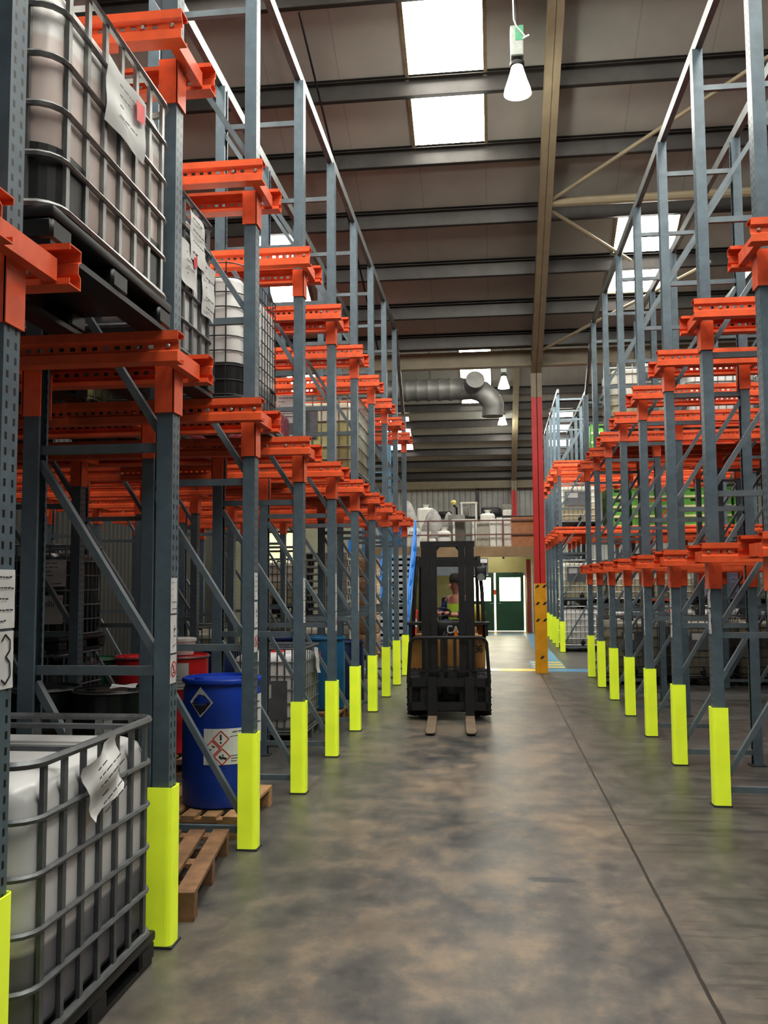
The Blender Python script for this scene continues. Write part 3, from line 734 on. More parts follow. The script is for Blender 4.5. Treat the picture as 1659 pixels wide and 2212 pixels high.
for c_ in range(6):
    for k in range(4):
        crate((3.05+.6*c_, PQ(0)[1]+.62, 3.0+.235*k), 'green crate, %s from the bottom, %s stack from the aisle, lower far rails' % (ORD[k].replace('nearest', 'first'), ORD[c_]))
for c_ in range(2):
    for k in range(4):
        crate((2.72+.6*c_, PQ(0)[1]+.62, 4.6+.235*k), 'green crate, %s from the bottom, %s stack from the aisle, upper far rails' % (ORD[k].replace('nearest', 'first'), ORD[c_]))
frame(None, 4.7, False, 'orange upright frame standing in the cross aisle behind the right rack', (3.25, 20.6, 0), PI, 'odd frames', 'o')

# papers on the containers
notice((-1.505, 3.47, .955), (1, 0, .05), .31, .22, 'crumpled white printed sheet on the side of the lower left tank', 'lines', 3, .28, .016, nl=6)
notice((-1.489, 3.52, 3.665), (1, 0, .02), .4, .27, 'glossy white label with a red patch on the stained tank', 'redcorner', 5, 0, .006)
notice((-1.741, 5.2, 3.76), (1, 0, .02), .27, .3, 'white sheet hanging at the top edge of the papered tank', 'lines', 6, 0, .005, nl=4)
notice((-1.74, 5.06, 3.56), (1, 0, .02), .28, .26, 'white label with a red mark left of the hanging sheets', 'redcorner', 8, 0, .004)
notice((-1.741, 5.43, 3.52), (1, 0, .02), .24, .34, 'long white sheet hanging at the right end of the papered tank', 'lines', 9, 0, .006, nl=5)
notice((-1.736, 6.58, 3.65), (1, 0, 0), .24, .3, 'white printed sheet on the wire-caged tank', 'lines', 10, 0, .002, nl=6)
notice((-1.736, 6.55, 3.9), (1, 0, 0), .1, .12, 'red hazard sticker on the wire-caged tank', 'none', 10, 0, .001, mat=mRed, cat='sticker')
notice((-2.45, Yc(5)-.54, 3.86), (0, -1, 0), .3, .26, 'white label on the front of the yellow-filled tank', 'lines', 11, 0, .002)
notice((-2.3, Yc(5)-.56, 3.42), (0, -1, .0), .26, .16, 'small printed label under the plate of the yellow-filled tank', 'lines', 13, .02, .002)
yd = Yc(3)+.2-.512
notice((-4.02, yd, 1.80), (0, -1, 0), .34, .24, 'white handwritten sheet on the upper black tank', 'lines', 14, 0, .006, nl=6)
notice((-3.99, yd, 1.47), (0, -1, 0), .24, .26, 'white hazard sheet with black marks and a red symbol on the upper black tank', 'bars', 15, .03, .004)
notice((-4.05, yd, .72), (0, -1, 0), .12, .18, 'small white label on the lower black tank', 'lines', 16, 0, .003)
notice((-4.78, yd, 1.47), (0, -1, 0), .22, .28, 'white sheet on the tank left of the dark stack', 'bars', 17, 0, .004)
notice((-1.955, Yc(4)+.35, .84), (1, 0, .1), .2, .28, 'loose paper with red print on the side of the small red-capped tank', 'redcorner', 18, -.12, .008)
notice((-2.255, Yc(7)-.1, .85), (1, 0, .1), .16, .22, 'white paper on the shadowed tank behind the seventh left frame', 'none', 19, -.1, .006)

# ------------------------------------------------------------------ drums, pallets
def drum_prof(kind):
    if kind == 'plastic':
        return [(.02, 0), (.25, 0), (.268, .015), (.276, .06), (.279, .3), (.279, .6), (.274, .8), (.262, .835), (.262, .85), (.283, .856), (.285, .875), (.278, .886), (.262, .886), (.258, .865), (.02, .862)]
    p = [(.02, 0), (.28, 0), (.287, .012), (.28, .025)]
    for z in (.29, .58): p += [(.28, z-.025), (.289, z), (.28, z+.025)]
    return p+[(.28, .85), (.29, .858), (.292, .872), (.285, .885), (.27, .885), (.268, .868), (.02, .866)]
mBlueD = M('blue drum plastic', (14, 58, 156), .38, 0, .15, 4); mRedD = M('red drum steel', (186, 30, 36), .35, 0, .15, 4)
mBlkD = M('black drum steel', (20, 28, 26), .28, 0, .2, 4); mGrnD = M('green drum steel', (30, 90, 56), .35, 0, .2, 4); mTealD = M('teal drum plastic', (28, 96, 136), .4, 0, .15, 4); mNavy = M('navy drum plastic', (14, 42, 92), .4, 0, .15, 4)
def drum(loc, label, kind, m, group=None):
    t = thing('drum', label, 'drum', loc, 0, group)
    b_ = obj('drum_body', cmesh(('drum_body', kind), lambda: MB().lathe(drum_prof(kind), 40), True), m, t)
    def bungs():
        q = MB()
        for x in (-.17, .17): q.lathe([(.035, .86), (.035, .878), (.02, .88)], 12, (x, 0, 0))
        return q
    obj('bung', cmesh('bung', bungs, True), m, b_)
    if kind != 'plastic': obj('locking_ring', cmesh('locking_ring', lambda: MB().tube([(.291*math.cos(k*PI/20), .291*math.sin(k*PI/20), .868) for k in range(40)], .008, 6, True), True), mGalD, t)
    return t
def on_cyl(mb, a0, z0_, R_):
    # wraps flat (x, y, lift) shapes round a drum of radius R_
    mb.v = [((R_+l)*math.sin(a0+x/R_), -(R_+l)*math.cos(a0+x/R_), z0_+y) for x, y, l in mb.v]; return mb
def grid(x0, y0, x1, y1, l=0, n=10):
    m = MB(); vs = []; fs = []
    for i in range(n+1):
        x = x0+(x1-x0)*i/n; vs += [(x, y0, l), (x, y1, l)]
    for i in range(n): fs.append((2*i, 2*i+2, 2*i+3, 2*i+1))
    return m.add(vs, fs)
def tri_fill(poly, l):
    return MB().add([(x, y, l) for x, y in poly], [tuple(range(len(poly)))])
drum_pal_z = .144
dr = drum((-1.955, 6.49, drum_pal_z), 'blue plastic drum with hazard labels standing on a pallet', 'plastic', mBlueD)
R_ = .281
# hazard diamond
dm = on_cyl(tri_fill([(-.095, 0), (0, -.105), (.095, 0), (0, .105)], .001), -.26, .735, R_); d1 = obj('hazard_diamond', dm, paper('label white', (222, 226, 226)), dr)
obj('diamond_black', on_cyl(tri_fill([(-.08, -.004), (0, -.09), (.08, -.004)], .0025), -.26, .735, R_), mInk, d1)
q = MB(); stroke(q, [(-.045, .012), (-.01, .012)], .008, .0025); stroke(q, [(-.03, .04), (.0, .055)], .005, .0025); stroke(q, [(.01, .05), (.04, .03)], .005, .0025)
obj('diamond_picture', on_cyl(q, -.26, .735, R_), mInk, d1)
q = MB(); stroke(q, [(-.055, -.02), (.05, -.012)], .007, .0035); obj('diamond_word', on_cyl(q, -.26, .735, R_), mPlate, d1)
# ghs label
lb = obj('chemical_label', on_cyl(grid(-.14, -.12, .2, .125, .001), .34, .43, R_), paper('label white'), dr)
q = MB()
for cx, cy in ((-.02, .055), (-.08, -.01), (-.01, -.065)):
    stroke(q, [(cx-.055, cy), (cx, cy+.055), (cx+.055, cy), (cx, cy-.055), (cx-.055, cy)], .007, .003)
obj('hazard_frame', on_cyl(q, .34, .43, R_), mRed, lb)
q = MB(); stroke(q, [(-.02, .085), (-.02, .048)], .012, .003); stroke(q, [(-.02, .036), (-.02, .026)], .012, .003)
stroke(q, [(-.11, -.02), (-.085, -.015)], .012, .003); stroke(q, [(-.08, .01), (-.06, .0)], .008, .003)
stroke(q, [(-.03, -.06), (-.01, -.08)], .014, .003); stroke(q, [(-.01, -.07), (.02, -.08)], .014, .003); stroke(q, [(-.005, -.05), (-.005, -.06)], .01, .003)
obj('hazard_symbols', on_cyl(q, .34, .43, R_), mInk, lb)
q = MB()
for k in range(3):
    stroke(q, [(.05, -.06-.018*k), (.12-.015*k, -.06-.018*k)], .006, .003); stroke(q, [(-.12, -.085-.012*k), (-.07, -.085-.012*k)], .003, .003)
stroke(q, [(.06, .1), (.13, .105)], .008, .003); stroke(q, [(.04, .07), (.1, .075)], .004, .003)
obj('label_text', on_cyl(q, .34, .43, R_), mPlate, lb)
wl = obj('side_paper', on_cyl(grid(-.08, -.17, .1, .17, .002), 1.3, .6, R_), mPaper, dr)
q = on_cyl(lines_mb(.16, .3, 6, 4, .008, .0045), 1.32, .6, R_); obj('printed_text', q, mInk, wl)

def pallet(loc, label, m, rz=0, sx=1.2, sy=1.0, group='wooden pallets'):
    t = thing('wooden_pallet', label, 'pallet', loc, rz, group)
    nb = 7; w_ = .1
    for k in range(nb):
        x = -sx/2+w_/2+(sx-w_)*k/(nb-1)
        obj('deck_board', cmesh(('deck_board', sy), lambda: MB().box(-w_/2, -sy/2, .122, w_/2, sy/2, .144)), m, t, loc=(x, 0, 0))
    for y in (-sy/2+.05, 0, sy/2-.05):
        obj('stringer_board', cmesh(('stringer_board', sx), lambda: MB().box(-sx/2, -.05, .1, sx/2, .05, .122)), m, t, loc=(0, y, 0))
        obj('bottom_board', cmesh(('bottom_board', sx), lambda: MB().box(-sx/2, -.05, 0, sx/2, .05, .022)), m, t, loc=(0, y, 0))
        for x in (-sx/2+.07, 0, sx/2-.07):
            obj('block', cmesh(('block',), lambda: MB().box(-.07, -.05, .022, .07, .05, .1)), m, t, loc=(x, y, 0))
    return t
p0 = pallet((-2.21, 6.56, 0), 'pale wooden pallet under the blue hazard-labelled drum', mWood, 0, .98, .98)
p1 = pallet((-2.1, 5.12, 0), 'empty brown wooden pallet on the floor behind the second yellow guard', mWoodD, .14, 1.0, 1.2)
p2 = pallet((-3.1, Yc(3)+.22, 0), 'wooden pallet under the large red drum', mWood, 0, 1.1, .95)
drum((-2.98, Yc(3)+.25, .145), 'large red steel drum with a white sheet on a pallet', 'steel', mRedD)
notice((-2.87, Yc(3)+.25-.275, .85), (.35, -1, 0), .16, .24, 'white printed sheet on the large red drum', 'lines', 31, 0, .002, nl=7)
tag(obj('plastic_pail', MB().lathe([(.02, 0), (.13, 0), (.15, .12), (.158, .125), (.158, .15), (.14, .155), (.02, .155)], 28, (-2.97, Yc(3)+.25, 1.032)), M('white pail', (206, 208, 206), .4), None, True), 'white plastic pail on top of the large red drum', 'pail')
drum((-3.0, 6.98, 0), 'glossy black steel drum behind the lower left tank', 'steel', mBlkD)
notice((-2.93, 6.685, .62), (.1, -1, 0), .13, .14, 'small white label on the glossy black drum', 'lines', 32, 0, .001)
notice((-2.9, 6.98, .9), (0, -.1, 1), .2, .08, 'crumpled scrap of paper on the lid of the glossy black drum', 'none', 33, .2, .006, up=(0,1,0), cat='scrap')
drum((-3.6, 7.05, 0), 'second black drum left of the glossy one', 'steel', mBlkD)
drum((-4.45, 9.85, 0), 'green steel drum at the back left', 'steel', mGrnD)
drum((-3.85, 9.75, .03), 'red drum beside the green one at the back left', 'steel', mRedD)
tag(obj('floor_board', MB().box(-4.2, 9.4, 0, -3.5, 10.1, .03), mWoodD), 'flat board under the red drum at the back left', 'board')
notice((-4.05, 9.535, .78), (.5, -1, 0), .14, .1, 'white label on the green drum', 'none', 34, 0, .001)
p5 = pallet((-2.45, Yc(5), 0), 'wooden pallet under the teal and navy drums', mWoodD, 0, 1.2, .95)
drum((-2.13, Yc(5), .145), 'teal plastic drum on a pallet behind the fifth yellow guard', 'plastic', mTealD)
drum((-2.74, Yc(5), .145), 'navy drum beside the teal drum', 'plastic', mNavy)
for k, (x, y, l) in enumerate(((-3.4, Yc(5), 'navy drum left of the drum pallet'), (-3.3, Yc(6)-.05, 'navy drum in the row behind the drum pallet, left one'), (-2.7, Yc(6)-.05, 'navy drum in the row behind the drum pallet, middle one'), (-2.1, Yc(6)-.05, 'navy drum in the row behind the drum pallet, right one'))):
    drum((x, y, 0), l, 'plastic', mNavy, 'navy drums')
# timber pallets stacked at the back left
for k in range(4):
    dup(p1, (-5.3, 9.7, .145*k), .05*k, 'dark timber pallet, %s from the floor in the back left pile' % ORD[k].replace('nearest', 'first'), 'back left pallet pile')
# pink wrapped loads on the rails, deep in the left rack
for k, (x, y, sx, h, l) in enumerate(((-3.2, Yc(3), 1.0, .75, 'pink stretch-wrapped load on the lower rails deep in the left rack'), (-2.75, Yc(4)+.05, .9, .6, 'pink and silver wrapped load on the rails behind the fifth left frame'), (-4.3, Yc(2), .9, .8, 'pink wrapped load at the back of the lower rails'))):
    w = thing('wrapped_pallet_load', l, 'pallet load', (x, y, 2.88), 0, 'pink wrapped loads')
    obj('load_pallet', tank_pallet_mb(sx, 1.17, 'plastic'), mBlk, w); obj('wrapped_load', MB().rbox(-sx/2+.03, -.52, .146, sx/2-.03, .52, .146+h, .05, 3), mPink, w, True)

# ------------------------------------------------------------------ beyond the left rack
mGreyPl = M('grey plastic pallet', (138, 138, 134), .5, 0, .12)
def plpal_mb():
    m = MB(); m.rbox(-.5, -.4, .1, .5, .4, .145, .01, 1)
    for x in (-.43, 0, .43):
        for y in (-.33, 0, .33): m.box(x-.07, y-.07, .02, x+.07, y+.07, .102)
        m.box(x-.07, -.4, 0, x+.07, .4, .022)
    return m
pp = None
for k in range(16):
    lab = 'grey plastic pallet, %s in the tall pallet pile beyond the left rack' % (ORD[k].replace('nearest', 'lowest') if k < 11 else ('twelfth', 'thirteenth', 'fourteenth', 'fifteenth', 'topmost')[k-11])
    if pp is None: pp = tag(obj('plastic_pallet', plpal_mb(), mGreyPl), lab, 'pallet', 'grey pallet pile'); pp.location = (-3.5, 19.2, 0)
    else: dup(pp, (-3.5+random.uniform(-.02, .02), 19.2, .1465*k), 0, lab, 'grey pallet pile')
w = thing('wrapped_pallet_load', 'tall stack of brown cartons in clear wrap beyond the left rack', 'pallet load', (-2.98, 20.6, 0))
obj('load_pallet', tank_pallet_mb(.9, .9, 'plastic'), mWoodD, w)
for k in range(5): obj('carton_layer', MB().rbox(-.4, -.4, .147+.42*k, .4, .4, .147+.42*k+.415, .025, 2), mBrownW, w, True)
for k in range(2):
    frame(None, 5.6, False, 'blue upright frame beyond the left rack, %s of two' % ('nearer', 'further')[k], (-2.62, 23.4+1.5*k, 0), 0, 'blue frames', 'b')
tie((-2.62, 23.2, 5.66), (-2.62, 25.1, 5.66), 'tie beam over the tops of the blue frames')
wi = MB(); wi.box(XW0, 26, 0, -6.6, 26.1, 3.4); wi.box(-5.7, 26, 0, -3.95, 26.1, 3.4); wi.box(-6.6, 26, 0, -5.7, 26.1, 2.0); wi.box(-6.6, 26, 3.2, -5.7, 26.1, 3.4)
struct('wall_inner', wi, M('pale partition', (150, 150, 128), .6, 0, .1, 2))
w = struct('window_%d' % (wn+1), MB().box(-6.6, 26.03, 2.0, -5.7, 26.06, 3.2), glow('yellowish daylight pane', (250, 238, 180), 1.3))
g = MB()
for z in (2.02, 2.62, 3.18): g.box(-6.6, 25.97, z-.03, -5.7, 26.0, z+.03)
for x in (-6.58, -6.1, -5.72): g.box(x-.03, 25.97, 2.0, x+.03, 26.0, 3.2)
obj('window_frame', g, mBlkRough, w)
# blue stair up to the mezzanine
mBl = M('bright blue painted steel', (24, 124, 214), .4, 0, .12, 4); mTread = M('grey stair tread', (182, 184, 182), .5, 0, .12)
MZ = 2.74
t = thing('staircase', 'blue steel staircase with grey treads up to the mezzanine', 'stairs', (-2.95, 26.3, 0))
n = 14
for k in range(n):
    obj('tread', cmesh('tread', lambda: MB().box(-.42, -.12, -.075, .42, .12, .03)), mTread, t, loc=(0, .12+k*.25, .1+k*(MZ-.1)/n))
obj('gap_shade_sheet', MB().bar((0, .22, .02), (0, 3.55, MZ-.16), .84, .02), mBlk, t)  # black sheet added to darken the gaps between treads
for s_ in (-1, 1):
    m = MB(); m.bar((s_*.46, -.1, .02), (s_*.46, 3.5, MZ-.1), .05, .24); obj('stringer', m, mBl, t)
    m = MB(); m.tube([(s_*.46, -.1, .0), (s_*.46, -.1, .95), (s_*.46, 3.4, MZ+.95), (s_*.46, 3.4, MZ-.1)], .035, 8)
    for k in range(1, 5): m.tube([(s_*.46, -.1+.7*k, .02+.53*k), (s_*.46, -.1+.7*k, .95+.54*k)], .022, 8)
    m.tube([(s_*.46, -.1, .5), (s_*.46, 3.4, MZ+.48)], .022, 8); obj('handrail', m, mBl, t)
bb = thing('blue_tub', 'blue plastic tub behind the top of the staircase', 'tub', (-3.4, 30.7, MZ+.0905))
obj('tub_body', MB().prism([(-.3, 0), (.3, 0), (.36, .7), (-.36, .7)], 'y', -.25, .25), M('blue tub plastic', (20, 110, 190), .4), bb); obj('tub_rim', MB().box(-.39, -.28, .68, .39, .28, .72), mBl, bb)
mp_ = MB().box(-4.06, 25.6, 0, -3.96, 25.7, 2.9); tag(obj('blue_post', mp_, mBl), 'blue square post left of the grey pallet pile', 'post')
rb = thing('safety_barrier', 'red and white post beside the foot of the blue staircase', 'barrier', (-2.05, 23.6, 0))
obj('barrier_post', MB().tube([(0, 0, 0), (.03, 0, .85), (.06, 0, 1.0)], .06, 12), M('red barrier plastic', (220, 50, 44), .4), rb); obj('reflective_band', MB().lathe([(.066, .55), (.066, .75)], 14, (.02, 0, 0)), mPaper, rb)

# ------------------------------------------------------------------ far end: mezzanine, doors
mMez = M('mezzanine edge board', (146, 122, 92), .7, 0, .15, 3); mCream = M('pale yellow green wall paint', (168, 166, 118), .6, 0, .1, 2); mBrownR = M('brown railing paint', (112, 78, 70), .5); mChip = M('chipboard', (170, 118, 82), .7, 0, .15, 6)
mz = thing('mezzanine', 'wooden edged mezzanine floor over the green doors', 'mezzanine', (0, 30.0, 0))
obj('deck', MB().box(-7.4, 0, MZ, 1.55, 6.6, MZ+.09), mMez, mz); obj('fascia', MB().box(-7.4, -.06, MZ-.24, 1.55, 0, MZ+.1), mMez, mz)
m = MB()
for x in (-4.6, -2.1, .35): m.box(x-.03, .03, MZ-.3, x+.03, .09, MZ+.98)
for z in (MZ+.96, MZ+.5): m.box(-4.6, .04, z-.022, 1.5, .08, z+.022)
obj('guard_rail', m, mBrownR, mz)
for x in (-7.0, -4.0): obj('support_post', MB().box(x-.06, .1, 0, x+.06, .22, MZ-.01), mBrownR, mz)
lw = MB(); DY = 31.75
lw.box(-7.4, DY, 0, -.98, DY+.12, MZ-.01); lw.box(-.98, DY, 2.02, 1.1, DY+.12, MZ-.01); lw.box(1.1, DY, 0, 1.9, DY+.12, MZ-.01)
struct('wall_under_mezzanine', lw, mCream)
mDoor = M('dark green door paint', (22, 72, 46), .45, 0, .12, 3); mPane = glow('daylight door pane', (255, 253, 226), 11); mGap = glow('daylight door gap', (255, 240, 190), 4)
def door(no, x0, x1, hx):
    d = MB(); wx0, wx1, wz0, wz1 = x0+.12, x1-.1, 1.04, 1.84
    d.box(x0, DY+.02, .02, x1, DY+.07, wz0); d.box(x0, DY+.02, wz1, x1, DY+.07, 2.0); d.box(x0, DY+.02, wz0, wx0, DY+.07, wz1); d.box(wx1, DY+.02, wz0, x1, DY+.07, wz1)
    o = struct('door_%d' % no, d, mDoor)
    obj('door_pane', MB().rbox(wx0-.01, DY+.035, wz0-.01, wx1+.01, DY+.05, wz1+.01, .005, 1), mPane, o)
    obj('door_handle', MB().tube([(hx, DY+.02, .95), (hx, DY-.03, .95), (hx+.09, DY-.03, .95)], .012, 8), mGal, o)
    return o
d1 = door(1, -.96, .02, -.1); d2 = door(2, .1, 1.03, .18)
obj('daylight_gap', MB().box(.03, DY+.04, .0, .09, DY+.05, 2.0), mGap, d1)
obj('daylight_gap', MB().box(1.04, DY+.04, .0, 1.09, DY+.05, 1.9), mGap, d2); obj('draught_gap', MB().box(-.96, DY+.04, 0, 1.09, DY+.05, .018), mGap, d2)
obj('red_latch', MB().box(.02, DY-.01, 1.25, .1, DY+.02, 1.42), M('red latch', (222, 80, 40), .5), d1)
tag(obj('door_post', MB().box(1.12, 31.1, 0, 1.26, 31.3, 2.45), M('red brown post paint', (122, 48, 38), .5)), 'red brown post right of the green doors', 'post')
tag(obj('drain_pipe', MB().tube([(1.31, 31.0, 0), (1.31, 31.0, 2.3)], .02, 8), mPaper), 'thin white pipe beside the red brown post', 'pipe')
wb = thing('site_office', 'grey boxed unit under the mezzanine behind the forklift mast', 'cabinet', (-1.5, 29.0, 0))
obj('unit_body', MB().box(-.85, 0, 1.9, 1.35, .9, MZ-.3), mPlate, wb); obj('unit_stand', MB().box(-.8, .1, 0, -.7, .8, 1.9).box(.62, .1, 0, .7, .8, 1.9), mBrownR, wb)
tag(obj('security_camera', MB().rbox(-.42, 28.75, 2.28, -.17, 29.012, 2.4, .02, 2).tube([(-.3, 28.9, 2.28), (-.3, 28.95, 2.2)], .04, 8), M('white camera case', (226, 226, 224), .4)), 'small white camera on the grey boxed unit', 'camera')
u_ = thing('ceiling_lamp', 'small round lit lamp under the mezzanine above the green doors', 'lamp', (.02, 30.6, MZ-.06))
obj('lamp_body', MB().lathe([(.02, 0), (.06, 0), (.07, .03), (.07, .059), (.02, .059)], 16), mGal, u_); obj('lamp_lens', MB().lathe([(.01, -.012), (.05, -.012), (.05, 0), (.01, 0)], 16), glow('small lamp lens', (255, 246, 214), 14), u_)
L_ = bpy.data.lights.new('lamp_light', 'POINT'); L_.energy = 45; L_.shadow_soft_size = .06; L_.color = (1, .95, .78)
o = bpy.data.objects.new('lamp_light', L_); C.objects.link(o); o.parent = u_; o.location = (0, 0, -.08)
# clutter on the mezzanine
MT = MZ+.0905
mWhite = M('white appliance enamel', (228, 226, 218), .45, 0, .08); mSheet = wrap_mat('grey polythene sheet', (178, 176, 170)); mGreyM = M('grey machine paint', (120, 118, 112), .5, 0, .2)
def cabinet(x, y, w_, d_, h_, m, lab, name='cabinet', z=MT, top=None):
    t = thing(name, lab, 'cabinet' if name == 'cabinet' else name.replace('_', ' '), (x, y, z))
    b_ = obj('cabinet_body', MB().rbox(-w_/2, -d_/2, 0, w_/2, d_/2, h_, .02, 2), m, t, True)
    obj('cabinet_door', MB().box(-w_/2+.03, -d_/2-.012, .06, w_/2-.03, -d_/2+.001, h_-.06), m, t)
    if top: obj('cabinet_top', MB().box(-w_/2-.02, -d_/2-.02, h_, w_/2+.02, d_/2, h_+.05), top, t)
    return t
cabinet(-.3, 30.55, .42, .4, .86, M('pale grey enamel', (168, 164, 150), .5), 'pale grey cabinet on the mezzanine, leftmost of the row by the chipboard panel')
cabinet(.02, 30.5, .2, .4, .95, mWhite, 'narrow white cabinet on the mezzanine, middle of the row')
cabinet(.24, 30.5, .2, .4, .98, mWhite, 'narrow white cabinet on the mezzanine next to the stacked one')
cabinet(.5, 30.55, .3, .4, .98, mWhite, 'white cabinet on the mezzanine nearest the chipboard panel', top=mBlk)
tag(obj('white_box', MB().rbox(.36, 30.4, MT+1.04, .64, 30.7, MT+1.24, .02, 2), mWhite), 'white box on top of the cabinet nearest the chipboard panel', 'box')
tag(obj('chipboard_panel', MB().box(.62, 30.14, MT, 1.45, 30.18, MT+.98), mChip), 'chipboard panel behind the mezzanine rail by the red column', 'panel')
def table(x, y, w_, d_, h_, m, lab):
    t = thing('table', lab, 'table', (x, y, MT)); obj('table_top', MB().box(-w_/2, -d_/2, h_-.05, w_/2, d_/2, h_), m, t)
    for a in (-1, 1):
        for b_ in (-1, 1): obj('leg', MB().box(a*(w_/2-.05)-.03, b_*(d_/2-.05)-.03, 0, a*(w_/2-.05)+.03, b_*(d_/2-.05)+.03, h_-.05), m, t)
table(-.95, 30.7, .75, .6, .95, mWhite, 'white framed table on the mezzanine beside the pale cabinet')
table(-.8, 32.2, .6, .6, 1.65, mWhite, 'tall white frame stand at the back of the mezzanine')
def sheeted(x, y, w_, h_, lab, seed):
    rnd = random.Random(seed); m = MB(); prof = [(w_*.55, 0), (w_*.5, h_*.3), (w_*.46, h_*.55), (w_*.3, h_*.8), (w_*.18, h_*.95), (.03, h_)]
    m.lathe(prof, 20); m.v = [(p[0]*(1+rnd.uniform(-.12, .12)), p[1]*(1+rnd.uniform(-.12, .12)), p[2]*(1+rnd.uniform(-.04, .02))) for p in m.v]
    t = thing('sheeted_machine', lab, 'machine', (x, y, MT)); obj('machine_base', MB().rbox(-w_*.5, -w_*.45, 0, w_*.5, w_*.45, h_*.42, .02, 2), mWhite, t, True); obj('polythene_sheet', m, mSheet, t, True)
sheeted(-2.0, 31.05, .8, 1.35, 'white machine under grey polythene sheet, centre of the mezzanine', 1)
sheeted(-2.95, 31.6, .9, 1.7, 'tall machine under polythene sheet at the left of the mezzanine', 2)
sheeted(-1.5, 31.9, .55, 1.3, 'smaller sheeted machine behind the centre one', 3)
t = thing('floor_machine', 'grey machine with a yellow bulb-shaped lamp on the mezzanine', 'machine', (-1.2, 31.3, MT))
obj('machine_body', MB().rbox(-.28, -.25, 0, .28, .25, 1.15, .03, 2), mGreyM, t, True); obj('machine_arm', MB().tube([(0, 0, 1.15), (0, -.1, 1.4), (-.1, -.15, 1.5)], .04, 8), mBlkRough, t); obj('lamp_bulb', MB().lathe([(.02, 0), (.08, .04), (.1, .1), (.06, .17), (.02, .18)], 16, (-.1, -.15, 1.48)), M('pale yellow plastic', (222, 208, 120), .4), t, True)
t = thing('storage_shelf', 'long dark shelf unit with odds and ends along the far wall', 'shelf', (-.8, 34.4, MT))
for z in (.6, 1.25): obj('shelf_board', MB().box(-1.6, -.3, z, 2.6, .3, z+.05), mBlkRough, t)
for x in (-1.58, .5, 2.55): obj('shelf_post', MB().box(x-.03, -.3, 0, x+.03, .3, 1.3), mBlkRough, t)
for k, (x, w_, h_, m, lab) in enumerate(((-.95, .5, .22, mBlk, 'low black case on the far shelf, left end'), (-.2, .28, .38, mGreyM, 'grey motor on the far shelf beside the black case'), (.75, .7, .34, mBlk, 'black bundle on the far shelf right of the motor'), (1.35, .4, .45, mGreyM, 'grey box at the right end of the far shelf'))):
    tag(obj('stored_item', MB().rbox(-.8+x-w_/2, 34.2, MT+1.3, -.8+x+w_/2, 34.6, MT+1.3+h_, .06, 2), m, None, True), lab, 'box')
mSack = M('white woven sack', (226, 224, 216), .8, 0, .1, 6)
for k, (x, y, w_, h_, lab) in enumerate(((-2.6, 30.36, .5, .42, 'white bulk sack behind the mezzanine rail at far left'), (-2.0, 30.28, .32, .3, 'small white sack behind the mezzanine rail, second from left'), (-1.58, 30.34, .44, .55, 'white bulk sack behind the rail below the sheeted machines'), (-.15, 31.6, .5, 1.2, 'tall white sack behind the pale grey cabinet'), (-2.35, 32.6, .6, 1.5, 'very tall pale sack at the back left of the mezzanine'))):
    t = thing('bulk_sack', lab, 'sack', (x, y, MT), 0, 'mezzanine sacks'); obj('sack_body', MB().rbox(-w_/2, -w_/2, 0, w_/2, w_/2, h_, .09, 4), mSack, t, True)
    obj('sack_neck', MB().lathe([(.14, h_-.02), (.07, h_+.06), (.13, h_+.13), (.02, h_+.12)], 14), mSack, t, True)
    obj('lifting_strap', MB().tube([(-w_/2+.06, 0, h_-.04), (-w_/4, 0, h_+.12), (0, 0, h_+.05), (w_/4, 0, h_+.12), (w_/2-.06, 0, h_-.04)], .012, 6), mPlate, t)
# wall post on the far wall
tag(obj('wall_post', MB().box(-.62, 37.0, 2.9, -.5, 37.18, 5.6), mPurl), 'grey vertical post on the far white wall', 'post')

# ------------------------------------------------------------------ spiral duct
mDuct = M('galvanised duct', (92, 91, 88), .5, .3, .15, 4)
t = thing('air_duct', 'large grey spiral air duct hanging below the valley', 'duct', (0, 25.5, 0))
m = MB(); n = 46; pts = []; rad = []
for k in range(n+1):
    x = -4.2+3.55*k/n; pts.append((x, 0, 7.12)); rad.append(.3+(.03 if k % 4 == 0 else 0))
m.tube(pts, rad, 24); obj('duct_run', m, mDuct, t, True)
m = MB().tube([(-.7, 0, 7.12), (-.45, -.02, 7.11), (-.22, -.15, 7.0), (-.02, -.2, 6.8), (.08, -.15, 6.62), (.06, -.1, 6.45), (.06, -.1, 6.3)], [.3, .3, .3, .3, .31, .31, .3], 20); obj('duct_elbow', m, mDuct, t, True)
m = MB().tube([(-.5, -.12, 7.15), (-.42, -.45, 7.2), (-.4, -.62, 7.25)], [.26, .26, .26], 20); obj('duct_branch', m, mDuct, t, True)
obj('duct_collar', MB().tube([(-2.75, 0, 7.12), (-2.7, 0, 7.12)], .34, 24), mDuct, t, True)
m = MB()
for x in (-3.6, -1.7): m.tube([(x, 0, 7.4), (x, 0, z3(25.5)-.02)], .012, 6)
obj('hanger_rod', m, mBlkRough, t)

